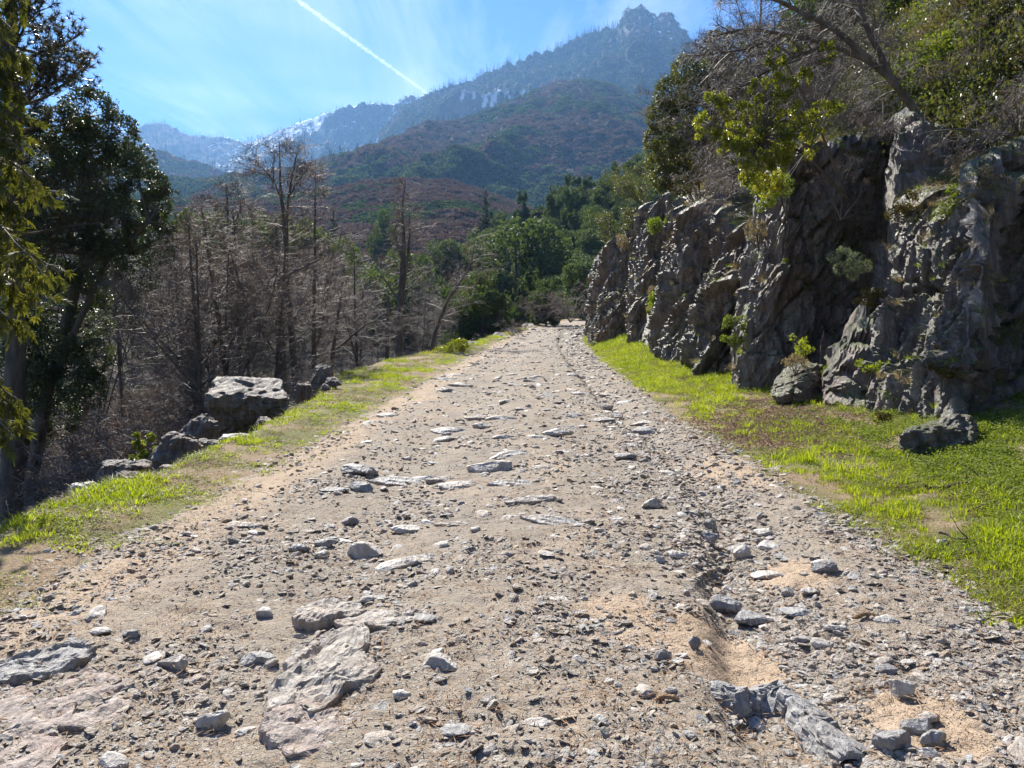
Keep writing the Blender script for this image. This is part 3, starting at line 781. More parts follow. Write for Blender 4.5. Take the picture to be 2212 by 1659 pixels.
def hexa_rock(name, C8, mat, label, cat, seed=1, n=44, rough=0.05, group=None, cube=.45):
    """C8: eight corners, bottom ring then top ring (front-left, front-right, back-right, back-left)"""
    C8 = np.array(C8, float)
    Vr, Fr = ICO[5]; s = Vr / np.abs(Vr).max(1)[:, None]
    Rk, _ = rock_shape(seed * 7 + 1, 5, 1.0, 14, .05, .6); Rk = Rk / np.abs(Rk).max(0); s = s * cube + (1 - cube) * Rk
    u, v, w = [(s[:, k] + 1) / 2 for k in range(3)]
    def tri(c): return ((1 - u) * (1 - v))[:, None] * c[0] + (u * (1 - v))[:, None] * c[1] + (u * v)[:, None] * c[2] + ((1 - u) * v)[:, None] * c[3]
    Pp = tri(C8[:4]) * (1 - w)[:, None] + tri(C8[4:]) * w[:, None]
    cen = Pp.mean(0); Pp = cen + (Pp - cen) * 1.1; sz = np.linalg.norm(Pp.max(0) - Pp.min(0))
    q = (Pp - cen) / sz * 6
    d = rough * sz * (0.5 * ridged(q * np.array([.6, .6, 1.6]) + seed, 4) + 0.35 * fbm(q * 1.2 + seed, 3) + 0.16 * ridged(q * np.array([2, 2, 6.]) + seed, 3))
    f1, f2, rc = worley(q * np.array([.8, .8, 1.4]) + seed, seed)
    d += rough * sz * (.5 * facet(q[:, 0] * .9 + q[:, 1] * .5, q[:, 2] * 1.3 + q[:, 1] * .6, seed) + .25 * facet(q[:, 0] * 2.3 - q[:, 1], q[:, 2] * 3.1 + q[:, 1], seed + 1))
    d += rough * sz * (0.6 * (rc[:, 0] - .5) - 0.3 * np.exp(-((f2 - f1) / .06) ** 2))
    nn = (Pp - cen); nn /= np.linalg.norm(nn, axis=1)[:, None]
    Pp = Pp + nn * d[:, None] - cen
    return link(name, mesh_from(name, Pp, Fr, mat, False), loc=cen, label=label, category=cat, group=group)

# the wedge-shaped boulder on the brink
hexa_rock('boulder', [W(474, 950, 14.9), W(622, 900, 15.1), W(622, 890, 16.7), W(485, 925, 16.4), W(436, 850, 14.6), W(637, 862, 14.9), W(600, 812, 16.9), W(486, 808, 16.4)],
          M['boulder'], 'big flat-topped wedge-shaped boulder on the brink left of the track', 'boulder', 11, rough=0.055, cube=.62)
def brink_rock(px0, py0, px1, py1, D, label, seed, depth=0.7, mat=None, skew=0.0, name='boulder'):
    w = (px1 - px0) * D / F; d_ = w * depth
    k = skew * (px1 - px0)
    hexa_rock(name, [W(px0, py1, D), W(px1, py1 - 4, D), W(px1, py1 - 10, D + d_), W(px0, py1 - 8, D + d_),
                     W(px0 + k + 6, py0 + 8, D + .1 * d_), W(px1 + k * .2 - 6, py0 + 12, D + .1 * d_), W(px1 - 10, py0 + 4, D + d_), W(px0 + k + 10, py0, D + d_)],
              mat or M['boulder'], label, 'boulder', seed, rough=0.07)
brink_rock(635, 820, 678, 872, 17.5, 'small glinting dark boulder just right of the big wedge-shaped boulder', 21)
brink_rock(668, 788, 722, 845, 19, 'black angular boulder behind the small glinting one on the brink', 22, skew=.1)
brink_rock(700, 812, 738, 838, 18.5, 'brown sloping rock leaning on the black angular boulder', 23)
brink_rock(690, 826, 715, 848, 17.8, 'small brown rock at the foot of the black angular boulder', 24)
brink_rock(872, 784, 900, 806, 27, 'lone reddish pointed rock standing in the grass on the brink', 25)
brink_rock(776, 806, 793, 824, 23, 'small dark rock on the grassy crest right of the black boulder', 26)
brink_rock(380, 896, 474, 972, 13.6, 'long dark boulder sloping down below the wedge-shaped boulder', 27, skew=.3)
brink_rock(322, 936, 432, 1030, 11.6, 'smooth grey boulder with pale sunlit edge below the long dark one', 28, skew=.15)
brink_rock(345, 1000, 400, 1022, 10.6, 'rusty broken rock in front of the smooth grey boulder', 29)
brink_rock(420, 945, 480, 975, 12.6, 'low jagged rock wedged under the big boulder', 30)
brink_rock(552, 898, 592, 925, 13.2, 'brown square stone in the grass before the big boulder', 31)
brink_rock(205, 992, 335, 1066, 9.9, 'dark rounded boulder half hidden below the grassy brink', 32)
brink_rock(250, 1018, 330, 1075, 9.5, 'brown slab leaning on the dark rounded boulder', 33)
brink_rock(150, 1040, 226, 1092, 9.0, 'pale knobbly rock, leftmost on the brink', 34, mat=M['stone'])
brink_rock(470, 935, 560, 962, 12.3, 'flat broken slab of shale in front of the big boulder', 35, mat=M['stone_dark'])
brink_rock(938, 765, 962, 778, 33, 'small black rock beside the green bush on the brink', 36)
brink_rock(968, 758, 1010, 778, 34, 'low brown rock shelf in the grass past the green bush', 37, mat=M['slab'])
brink_rock(1006, 734, 1034, 748, 45, 'dark rock at the grass edge below the bare shrub', 38)
brink_rock(1092, 704, 1118, 718, 66, 'dark rock on the brink far along the track', 39)
brink_rock(1126, 696, 1155, 708, 72, 'grey boulder farthest along the brink', 40)
brink_rock(1062, 716, 1096, 732, 58, 'pale low boulder on the far brink behind the leafless twigs', 41)
# under the rock face
hexa_rock('boulder', [W(1652, 868, 14.8), W(1780, 872, 14.8), W(1790, 850, 17), W(1680, 845, 17), W(1668, 838, 15), W(1772, 792, 15.2), W(1780, 780, 16.8), W(1712, 782, 16.9)],
          M['rock'], 'dark fallen boulder capped with grass at the foot of the slab', 'boulder', 51, rough=0.06)
DM = hit(2010, 985)[1]
hexa_rock('boulder', [W(1935, 1010, DM), W(2085, 1000, DM), W(2110, 960, DM + 1.1), W(1975, 965, DM + 1.1), W(1942, 938, DM + .1), W(2085, 915, DM + .2), W(2095, 900, DM + 1), W(1985, 915, DM + 1)],
          M['rock'], 'dark mossy boulder sunk in the green bank at the right', 'boulder', 52, rough=0.07)
hexa_rock('rubble_mound', [W(1752, 885, 13.8), W(1900, 915, 13.2), (6.9, 16.2, 0.2), W(1790, 840, 16.6), W(1790, 800, 15.0), W(1880, 640, 14.6), W(1915, 600, 16.2), W(1850, 650, 16.6)],
          M['rock'], 'crumbling brown rubble rib against the big right outcrop', 'rock rib', 53, rough=0.075)
hexa_rock('rock_block', [W(1920, 560, 15.6), W(2080, 520, 15.2), (9.3, 18, 3.0), W(1925, 480, 18.2), W(1915, 262, 16.6), W(2062, 300, 16.2), W(2070, 235, 18.5), W(1925, 232, 18.3)],
          M['rock'], 'pale angular block perched above the big right outcrop', 'rock block', 54, rough=0.05)
brink_rock(1768, 715, 1790, 800, 16.6, 'thin upright fin of rock at the slab foot', 55, depth=1.2, mat=M['rock'], name='rock_fin')
hexa_rock('rock_ledge', [W(1368, 760, 32), W(1452, 790, 30), (7.2, 33, .6), (7, 36, .8), W(1395, 668, 33), W(1452, 690, 31.5), (7.2, 33.5, 2.6), (7, 36, 2.9)],
          M['rock'], 'low rock ledge with bright green top between two outcrops', 'rock ledge', 56, rough=0.05)
for k, (px, py, w, lab) in enumerate([(1249, 724, 16, 'small dark stone in the grass at the mouth of the right verge'), (1385, 742, 16, 'dark stone in the bright grass below the low ledge')]):
    stone_at(px, py, w, .6, lab, M['boulder'], 400 + k)

# bedrock showing through the track
outline_rock('bedrock_slab', [(560, 1530), (640, 1470), (690, 1410), (760, 1362), (792, 1372), (790, 1400), (735, 1440), (690, 1495), (640, 1530), (580, 1560)], 0.085, M['slab'],
             'long pale bedrock ridge running diagonally across the near track', 'bedrock', 61, bed=0.022, beddir=1.0, lean=(-.02, .04), sink=.055)
outline_rock('bedrock_slab', [(565, 1590), (600, 1540), (680, 1510), (735, 1540), (742, 1600), (690, 1645), (610, 1620)], 0.055, M['slab_pink'],
             'flat pinkish bedrock slab at the near end of the diagonal ridge', 'bedrock', 62, bed=0.012, beddir=.5, sink=.045)
outline_rock('bedrock_slab', [(-120, 1655), (-60, 1530), (40, 1490), (95, 1520), (120, 1590), (110, 1680), (-40, 1720)], 0.05, M['slab_pink'],
             'cracked reddish bedrock plate in the bottom left corner', 'bedrock', 63, bed=0.010, sink=.045)
outline_rock('bedrock_slab', [(100, 1500), (190, 1450), (280, 1480), (290, 1520), (210, 1570), (130, 1580), (85, 1540)], 0.045, M['slab_pink'],
             'pinkish bedrock plate right of the corner plate', 'bedrock', 64, bed=0.010, sink=.04)
outline_rock('bedrock_slab', [(-20, 1452), (60, 1425), (170, 1405), (200, 1425), (150, 1450), (60, 1475), (-30, 1480)], 0.07, M['stone_dark'],
             'dark crumbly ledge above the pinkish plates at the left', 'bedrock', 65, bed=0.018, sink=.05)
outline_rock('bedrock_slab', [(630, 1345), (700, 1318), (770, 1310), (790, 1325), (740, 1345), (660, 1368)], 0.07, M['slab'], 'low ragged bedrock patch above the diagonal ridge', 'bedrock', 66, bed=0.012, sink=.03)
outline_rock('bedrock_slab', [(710, 1350), (760, 1332), (860, 1325), (900, 1335), (850, 1352), (760, 1362)], 0.035, M['slab'], 'thin flush bedrock sheet beside the ragged patch', 'bedrock', 67, bed=0.006, sink=.018)
outline_rock('bedrock_slab', [(670, 1555), (740, 1500), (800, 1430), (770, 1420), (700, 1470), (650, 1510)], 0.05, M['slab'], 'reddish broken rock along the right side of the diagonal ridge', 'bedrock', 68, bed=0.02, sink=.03)
# the jagged step low on the right
def step_ledge():
    pl = [(1548, 1492), (1575, 1518), (1620, 1530), (1668, 1522), (1705, 1545), (1755, 1575), (1800, 1620), (1850, 1650)]
    A = np.array([hit(a, b) for a, b in pl])
    s = np.linspace(0, 1, 150); cum = np.linspace(0, 1, len(A))
    C = np.stack([np.interp(s, cum, A[:, k]) for k in range(3)], -1)
    C[:, 1] += 0.05 * perlin(P3(s * 22, s * 0, 3)); C[:, 0] += 0.03 * perlin(P3(s * 19, s * 0, 8))
    t = np.gradient(C, axis=0); nrm = np.stack([t[:, 1], -t[:, 0], 0 * s], -1); nrm /= np.linalg.norm(nrm, axis=1)[:, None]
    prof = [(-.13, -.06), (-.10, .03), (-.07, .075), (-.03, .10), (.0, .105), (.03, .07), (.045, .02), (.06, -.04), (.08, -.10), (.10, -.16)]
    prof = np.array(prof); pi = np.linspace(0, 1, 40); pr = np.stack([np.interp(pi, np.linspace(0, 1, len(prof)), prof[:, k]) for k in range(2)], -1)
    env = (np.sin(s * math.pi) ** .35)[None, :]
    G = C[None] + nrm[None] * pr[:, 0][:, None, None]
    G[:, :, 2] += pr[:, 1][:, None] * env * 0.9 - 0.01
    Q = G.reshape(-1, 3)
    st = np.repeat(pi, 150)
    d = 0.045 * ridged(P3(Q[:, 0] * 9, Q[:, 1] * 3, Q[:, 2] * 2), 4) + 0.02 * ridged(Q * 30, 3)
    nv = np.tile(nrm, (40, 1)) * 0.8 + np.array([0, 0, .5])
    Q = Q + nv * d[:, None] * (sstep(.1, .5, st) * (1 - sstep(.92, 1, st)))[:, None]
    me = mesh_from('rock_step', Q, grid_faces(40, 150), M['stone_dark'], False)
    link('rock_step', me, label='jagged blue-grey rock step with shadowed front at the lower right', category='rock step')
step_ledge()
NAMED = [
 (788, 1205, 84, .42, 'smooth white flat-topped stone on the left of the track', 0, 'stone'),
 (945, 1440, 90, .30, 'jagged white stone with dark underside near the middle of the track', 1, 'stone'),
 (374, 1445, 66, .45, 'rounded white stone left of the diagonal bedrock ridge', 2, 'stone'),
 (458, 1575, 74, .5, 'blocky pale stone with shadowed front near the bottom left', 3, 'stone'),
 (1062, 1016, 104, .22, 'broad flat dark-edged rock in the middle distance of the track', 4, 'stone'),
 (780, 1022, 100, .22, 'flat ribbed grey rock left of the track centre', 5, 'stone_dark'),
 (782, 1060, 60, .4, 'dark lumpy stone below the flat ribbed rock', 6, 'stone_dark'),
 (720, 1062, 66, .14, 'thin dark plate of rock beside the dark lumpy stone', 7, 'stone_dark'),
 (1786, 1238, 72, .4, 'dark angular stone with white top in the right rut', 8, 'stone_dark'),
 (1772, 1222, 62, .25, 'white slab lying behind the dark angular stone', 9, 'stone'),
 (1945, 1508, 54, .75, 'big white rounded stone lower right', 10, 'stone'),
 (1915, 1455, 46, .45, 'grey oval stone above the big white one', 11, 'stone_dark'),
 (1501, 1403, 30, .9, 'small upright grey stone beside the smooth silt patch', 12, 'stone_dark'),
 (1432, 1425, 40, .6, 'triangular grey stone left of the small upright one', 13, 'stone_dark'),
 (874, 1150, 70, .25, 'white ribbed rock half buried left of centre', 14, 'stone'),
 (1350, 990, 50, .25, 'brown flat stone on the right of the far track', 15, 'stone_dark'),
 (1395, 938, 62, .3, 'dark wedge of rock at the right edge of the track', 16, 'stone_dark'),
 (1205, 940, 70, .22, 'pale flat ledge in the middle of the track', 17, 'stone'),
 (645, 1195, 50, .35, 'dark tilted stone left of the smooth white stone', 18, 'stone_dark'),
 (700, 1180, 55, .3, 'grey ribbed stone between the tilted and the white stone', 19, 'stone_dark'),
 (738, 1170, 50, .12, 'long thin plate behind the smooth white stone', 20, 'stone'),
 (755, 1135, 40, .45, 'brownish lump of stone above the thin plate', 21, 'stone_dark'),
 (1160, 1565, 72, .22, 'flat diamond-shaped pale stone at the bottom centre', 22, 'stone'),
 (1058, 1520, 44, .35, 'tan square stone left of the flat diamond-shaped one', 23, 'slab'),
 (530, 1582, 48, .2, 'thin white stone right of the blocky pale stone', 24, 'stone'),
 (240, 1655, 90, .3, 'white stone cut by the bottom edge at the left', 25, 'stone'),
 (1985, 1585, 80, .5, 'dark bluish stone at the end of the jagged step', 26, 'stone_dark'),
 (1925, 1612, 90, .5, 'large blue-grey stone in the lower right corner group', 27, 'stone_dark'),
 (2018, 1618, 66, .6, 'rounded grey stone rightmost of the corner group', 28, 'stone_dark'),
 (2003, 1560, 50, .4, 'tan flat stone on top of the corner group', 29, 'slab'),
 (2005, 1640, 50, .45, 'small rounded stone in front of the corner group', 30, 'stone'),
 (570, 1330, 48, .4, 'white split stone left of the ragged bedrock', 31, 'stone'),
 (222, 1368, 56, .2, 'flat ribbed white stone at the left of the track', 32, 'stone'),
 (285, 1378, 40, .4, 'dark stone beside the flat ribbed white one', 33, 'stone_dark'),
 (560, 1435, 78, .35, 'dark ribbed rock left of the diagonal bedrock ridge', 34, 'stone_dark'),
 (1650, 1160, 50, .4, 'grey block where stones gather in the right rut', 35, 'stone'),
 (1530, 1170, 44, .5, 'square dark stone at the left lip of the rut', 36, 'stone_dark'),
 (1530, 1140, 40, .5, 'brown stone above the square dark one', 37, 'stone_dark'),
 (1600, 1205, 44, .7, 'upright pale stone in the rut', 38, 'stone'),
 (1410, 1095, 50, .45, 'pale cracked stone left of the rut', 39, 'stone'),
 (1720, 1330, 80, .2, 'long flat grey stone across the rut', 40, 'stone_dark'),
 (1560, 1325, 80, .5, 'dark rock lip where the rut drops', 41, 'stone_dark'),
 (1620, 1345, 90, .3, 'low dark rocks filling the rut below the lip', 42, 'stone_dark'),
 (1745, 1282, 50, .3, 'white stone in a cluster below the dark angular stone', 43, 'stone'),
 (1700, 1285, 44, .4, 'grey stone left in the same cluster', 44, 'stone_dark'),
 (1775, 1395, 48, .35, 'white oval stone right of the silt patch', 45, 'stone'),
 (1735, 1388, 44, .4, 'grey stone touching the white oval one', 46, 'stone_dark'),
 (1805, 1362, 48, .22, 'flat white stone right of the long flat grey stone', 47, 'stone'),
 (1655, 1245, 70, .15, 'pale flat plate in the rut', 48, 'stone'),
 (2035, 1183, 34, .6, 'dark knob of stone in the right-hand grass', 49, 'stone_dark'),
 (1150, 838, 18, .4, 'small dark stone far up the middle of the track', 50, 'stone_dark'),
 (960, 845, 40, .15, 'thin dark plate near the left edge of the far track', 51, 'stone_dark'),
 (1300, 910, 60, .15, 'long white sliver of rock right of the far centre', 52, 'stone'),
 (1040, 925, 40, .4, 'white lumpy stone at the middle of the far track', 53, 'stone'),
 (790, 1298, 36, .3, 'small pale stone above the ragged bedrock', 54, 'stone'),
 (920, 1340, 60, .15, 'thin dark flake right of the thin bedrock sheet', 55, 'stone_dark'),
]
for k, (px, py, w, hf, lab, sd, mt) in enumerate(NAMED):
    stone_at(px, py, w * 1.05, hf, lab, M[mt], sd, 4 if w > 45 else 3, sink=.28)
# the other stones large enough to pick out
g_ = np.random.default_rng(21); cnt = 0; taken = [hit(n[0], n[1])[:2] for n in NAMED]
smallest = STONE
while cnt < 235:
    D = 2.7 * math.exp(g_.random() * math.log(9)); cx = float(CX(D))
    x = cx + g_.normal(1.2, .9) if g_.random() < .5 else cx + g_.uniform(-2.7, 2.8)
    if abs(x - cx) > 2.9 or abs(x) > D * .7: continue
    sc = (0.05 + 0.10 * g_.random() ** 2) * (1 + D * .055)
    if min((x - t[0]) ** 2 + (D - t[1]) ** 2 for t in taken) < (sc * 1.0) ** 2: continue
    taken.append((x, D)); k = int(g_.integers(10)); cnt += 1
    zz = STONE[k]
    link('stone', zz, loc=(x, D, gz(x, D) - sc * .01), rot=(g_.normal(0, .12), g_.normal(0, .12), g_.uniform(0, 6.3)), scale=(sc * 1.15, sc, sc * .8),
         label='loose angular grey stone lying among the track gravel', category='stone', group='loose stones lying on the track')
# ribs of bedrock worn almost flush with the surface
KN = []
for k in range(6):
    Vr, Fr = rock_shape(700 + k, 4, .34, 12, .05, .5); Vr = Vr * np.array([.5, .3, .5])
    Vr[:, 2] += .035 * ridged(np.stack([Vr[:, 0] * 2, Vr[:, 1] * 11 + Vr[:, 0] * 3, Vr[:, 2] * 0], -1) + k, 4) * (Vr[:, 2] > 0)
    KN.append(mesh_from('bedrock_rib', Vr, Fr, M['stone'] if k % 3 else M['slab'], False))
for q in range(70):
    D = 5 * math.exp(g_.random() * math.log(5)); x = float(CX(D)) + float(np.clip(g_.normal(-.4, 1.3), -2.4, 2.3)); sc = g_.uniform(.22, .6) * (1 + .02 * D)
    if min((x - t[0]) ** 2 + (D - t[1]) ** 2 for t in taken) < .05: continue
    taken.append((x, D))
    link('bedrock_rib', KN[q % 6], loc=(x, D, gz(x, D) - sc * .055), rot=(g_.normal(0, .05), g_.normal(0, .05), g_.normal(.15, .35)), scale=(sc, sc, sc * .75),
         label='low rib of pale bedrock worn nearly flush with the track', category='bedrock', group='bedrock ribs worn flush with the track')
# pieces of wood on the track
def wood(px, py, w, ang, label, seed, thick=.16):
    p = hit(px, py); L_ = w * p[1] / F; t = np.linspace(-.5, .5, 14)
    pts = np.stack([t * L_, .04 * L_ * np.sin(t * 7 + seed), .03 * L_ * np.cos(t * 5)], -1)
    r = thick * L_ * (0.5 - 0.25 * np.abs(t * 2) ** 4) * (1 + .25 * perlin(P3(t * 9, t * 0, seed)))
    Vt, Ft = tubes([(pts, r, 9)])
    n = len(Vt); a = np.arange(9)
    Ft2 = np.array([[i, (i + 1) % 9, n] for i in range(9)] + [[n - 9 + (i + 1) % 9, n - 9 + i, n + 1] for i in range(9)])
    Vt = np.vstack([Vt, [pts[0]], [pts[-1]]])
    Vt += (0.006 * ridged(Vt * np.array([12, 60, 60]) + seed, 3))[:, None] * np.array([0, 1, 1])
    link('driftwood', mesh_from('driftwood', Vt, [Ft, Ft2], M['wood'], False), loc=(p[0], p[1], p[2] + thick * L_ * .35), rot=(0, 0, ang), label=label, category='wood')
M['wood'] = bark_mat('weathered_wood', (0.24, 0.14, 0.07), (0.45, 0.30, 0.17), 30, 0.8)
M['wood_dark'] = bark_mat('dead_twig', (0.05, 0.04, 0.035), (0.16, 0.12, 0.09), 20, 0.8)
wood(1865, 1336, 64, .35, 'tan chunk of wood lying right of the rut', 1)
wood(1440, 1516, 56, .1, 'broken brown piece of wood near the bottom centre', 2, .2)
wood(1650, 1545, 60, -.9, 'thin reddish splinter in front of the jagged step', 3, .08)

def scatter(name, protos, P, Rr, Ss, idx, label, parent=None, **props):
    me = bpy.data.meshes.new(name); P = np.asarray(P, np.float32)
    me.vertices.add(len(P)); me.vertices.foreach_set('co', P.ravel())
    for nm, a in (('rot', Rr), ('scl', Ss)):
        at = me.attributes.new(nm, 'FLOAT_VECTOR', 'POINT'); at.data.foreach_set('vector', np.asarray(a, np.float32).ravel())
    at = me.attributes.new('idx', 'INT', 'POINT'); at.data.foreach_set('value', np.asarray(idx, np.int32))
    o = link(name, me, parent=parent, kind='stuff', label=label, **props)
    nt = bpy.data.node_groups.new(name + '_spread', 'GeometryNodeTree')
    nt.interface.new_socket('Geometry', in_out='INPUT', socket_type='NodeSocketGeometry')
    nt.interface.new_socket('Geometry', in_out='OUTPUT', socket_type='NodeSocketGeometry')
    N, L = nt.nodes, nt.links
    gi, go = N.new('NodeGroupInput'), N.new('NodeGroupOutput'); jn = N.new('GeometryNodeJoinGeometry')
    def na(nm, dt):
        n = N.new('GeometryNodeInputNamedAttribute'); n.data_type = dt; n.inputs['Name'].default_value = nm; return n.outputs['Attribute']
    rot, scl, ix = na('rot', 'FLOAT_VECTOR'), na('scl', 'FLOAT_VECTOR'), na('idx', 'INT')
    e2r = N.new('FunctionNodeEulerToRotation'); L.new(rot, e2r.inputs[0])
    for k, pr in enumerate(protos):
        cmp_ = N.new('FunctionNodeCompare'); cmp_.data_type = 'INT'; cmp_.operation = 'EQUAL'; L.new(ix, cmp_.inputs[2]); cmp_.inputs[3].default_value = k
        oi = N.new('GeometryNodeObjectInfo'); oi.inputs['Object'].default_value = pr; oi.inputs['As Instance'].default_value = True
        ip = N.new('GeometryNodeInstanceOnPoints'); L.new(gi.outputs[0], ip.inputs['Points']); L.new(cmp_.outputs[0], ip.inputs['Selection'])
        L.new(oi.outputs['Geometry'], ip.inputs['Instance']); L.new(e2r.outputs[0], ip.inputs['Rotation']); L.new(scl, ip.inputs['Scale'])
        L.new(ip.outputs[0], jn.inputs[0])
    L.new(jn.outputs[0], go.inputs[0])
    md = o.modifiers.new('spread', 'NODES'); md.node_group = nt
    return o
def proto(name, me): return bpy.data.objects.new(name, me)

# gravel
GP = []
for k in range(9):
    Vr, Fr = rock_shape(500 + k, 2, [.22, .3, .5, .25, .6, .18, .4, .7, .3][k], 8, 0.05, .5)
    GP.append(proto('pebble', mesh_from('pebble', Vr * .5, Fr, M['gravel'], False)))
def gravel_points(n, g):
    P = []
    while sum(map(len, P)) < n:
        m = 40000
        D = 2.2 * np.exp(g.random(m) * math.log(38)); x = g.uniform(-1, 1, m) * np.minimum(D * .72, 14)
        s = x - CX(D); den = 0.20 + 0.62 * fbm(P3(x * 1.3, D * .8, 3), 4) + 0.34 * sstep(.6, 2.0, s) + .25 * sstep(2.2, 3, s) * sstep(7, 3, D)
        den *= 1 - sstep(2.75, 3.25, np.abs(s) + .4 * fbm(P3(x * 1.4, D * 1.4, 7), 2))
        den += .35 * np.exp(-((s - 1.9) / .5) ** 2)
        sl_ = fbm(P3(x * 1.1, D * .55, 40.) , 3)
        den *= 1 - .8 * sstep(.08, .3, sl_)
        for (px, py, ra) in ((1560, 1430, .3), (1700, 1240, .2), (2010, 1560, .22)):
            h_ = SILT[(px, py)]; den *= sstep(ra * .8, ra * 1.2, np.hypot(x - h_[0], (D - h_[1]) * .7))
        keep = g.random(m) < den * np.clip(D / 4, .6, 1) * np.clip(6.0 / np.minimum(D * .72, 14) * .9, .3, 1) * (1 - .5 * sstep(20, 70, D))
        P.append(np.stack([x, D], -1)[keep])
    return np.concatenate(P)[:n]
SILT = {(a, b): hit(a, b) for a, b in ((1560, 1430), (1700, 1240), (2010, 1560))}
g_ = np.random.default_rng(5)
Pg = gravel_points(62000, g_); D_ = Pg[:, 1]
sz = (0.007 + 0.016 * g_.random(len(Pg)) ** 2 + 0.04 * g_.random(len(Pg)) ** 9) * (1 + D_ * .14)
Zg = ground_z(Pg[:, 0], Pg[:, 1]) + sz * .0
ss = sz[:, None] * np.stack([g_.uniform(.8, 1.3, len(Pg)), g_.uniform(.8, 1.2, len(Pg)), g_.uniform(.5, 1.0, len(Pg))], -1)
rr_ = np.stack([g_.normal(0, .3, len(Pg)), g_.normal(0, .3, len(Pg)), g_.uniform(0, 6.3, len(Pg))], -1)
scatter('gravel', GP, np.column_stack([Pg, Zg]), rr_, ss, g_.integers(0, 9, len(Pg)), 'loose angular gravel strewn over the track')
# straw-like chips and needles
cm = leaf_mat('dry_litter', [(0.12, 0.07, 0.04), (0.30, 0.19, 0.11), (0.48, 0.36, 0.23)], .8, .2, .1, (1, 1, 1))
chips = []
for k in range(3):
    n = 14; a_, b_ = perp_pair(n, g_); a_[:, 2] *= .2; b_[:, 2] *= .2
    C_ = g_.normal(0, .05, (n, 3)); C_[:, 2] = np.abs(C_[:, 2]) * .12 + .004
    Vl, Fl = leaf_quads(C_, a_ * g_.uniform(.01, .03, n)[:, None], b_ * .0022)
    chips.append(proto('chips', mesh_from('chips', Vl, Fl, cm, False, fattr={'var': g_.random(len(Fl))})))
n = 3800; D_ = 2.3 * np.exp(g_.random(n) * math.log(6)); x_ = CX(D_) + g_.uniform(-3.2, 3.4, n)
scatter('litter', chips, np.column_stack([x_, D_, ground_z(x_, D_)]), np.stack([0 * x_, 0 * x_, g_.uniform(0, 6.3, n)], -1), np.ones((n, 3)) * g_.uniform(.8, 1.6, n)[:, None], g_.integers(0, 3, n), 'dry needles and wood chips scattered over the track')
# brown leaf litter at the foot of the rock
lit = []
for k in range(3):
    n = 22; a_, b_ = perp_pair(n, g_); a_[:, 2] *= .35
    C_ = g_.normal(0, .09, (n, 3)); C_[:, 2] = np.abs(C_[:, 2]) * .2 + .01
    Vl, Fl = leaf_quads(C_, a_ * g_.uniform(.02, .035, n)[:, None], b_ * .012, .3)
    lit.append(proto('dead_leaves', mesh_from('dead_leaves', Vl, Fl, leaf_mat('dead_leaf', [(0.12, 0.08, 0.055), (0.30, 0.21, 0.15), (0.50, 0.39, 0.29)], .7, .2, .2, (1, .9, .8)), False, fattr={'var': g_.random(len(Fl))})))
n = 800; pxs = g_.normal(1690, 95, n); pys = g_.normal(905, 28, n) + (pxs - 1650) * .09
Ds = (EYE * F) / (pys - 701); xs = (pxs - 1106) / F * Ds
ok = (xs < XB(Ds) + .2) & (Ds > 7) & (Ds < 22); xs, Ds = xs[ok], Ds[ok]; n = len(xs)
scatter('litter', lit, np.column_stack([xs, Ds, ground_z(xs, Ds)]), np.stack([0 * xs, 0 * xs, g_.uniform(0, 6.3, n)], -1), np.ones((n, 3)), g_.integers(0, 3, n), 'brown dead leaves drifted below the rock face')

# ------------------------------------------------------------------ foliage materials
M['oak'] = leaf_mat('glossy_oak_leaf', [(0.03, 0.042, 0.02), (0.065, 0.085, 0.036), (0.125, 0.15, 0.065)], .4, .5, .18)
M['laurel'] = leaf_mat('laurel_leaf', [(0.05, 0.085, 0.012), (0.16, 0.19, 0.02), (0.36, 0.34, 0.04)], .3, .7, .5, (1.8, 1.7, .6))
M['shrubleaf'] = leaf_mat('olive_leaf', [(0.04, 0.048, 0.017), (0.095, 0.1, 0.035), (0.18, 0.165, 0.06)], .45, .35, .35)
M['cedar'] = leaf_mat('cedar_spray', [(0.045, 0.062, 0.014), (0.11, 0.13, 0.03), (0.20, 0.19, 0.05)], .5, .4, .45, (1.6, 1.4, .6))
M['pine'] = leaf_mat('pine_needle', [(0.03, 0.035, 0.012), (0.06, 0.065, 0.025), (0.16, 0.125, 0.06)], .35, .6, .25, (1.3, 1.2, .7))
M['forest'] = leaf_mat('evergreen_foliage', [(0.035, 0.055, 0.02), (0.085, 0.12, 0.042), (0.18, 0.205, 0.075)], .6, .2, .3, patch=.06)
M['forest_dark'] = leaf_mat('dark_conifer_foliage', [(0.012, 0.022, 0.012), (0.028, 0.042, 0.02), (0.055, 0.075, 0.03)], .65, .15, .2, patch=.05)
M['brownbush'] = leaf_mat('leafless_scrub', [(0.07, 0.053, 0.043), (0.14, 0.10, 0.077), (0.21, 0.15, 0.105)], .8, .2, .25, (1.1, .9, .8), patch=.02)
M['greenbush'] = leaf_mat('chaparral_leaf', [(0.025, 0.038, 0.016), (0.055, 0.08, 0.03), (0.13, 0.16, 0.06)], .8, .05, .25, patch=.02)
M['grass'] = leaf_mat('grass_blade', [(0.12, 0.16, 0.015), (0.25, 0.29, 0.025), (0.42, 0.43, 0.06)], .5, .4, .55, (1.5, 1.6, .5), patch=1.1)
M['drygrass'] = leaf_mat('dry_grass', [(0.14, 0.12, 0.06), (0.30, 0.25, 0.14), (0.48, 0.41, 0.26)], .6, .3, .4, (1.1, 1.0, .7), patch=.8)
M['ivy'] = leaf_mat('groundcover_leaf', [(0.07, 0.105, 0.015), (0.15, 0.19, 0.03), (0.28, 0.31, 0.08)], .6, .2, .4, (1.4, 1.5, .5), patch=1.2)
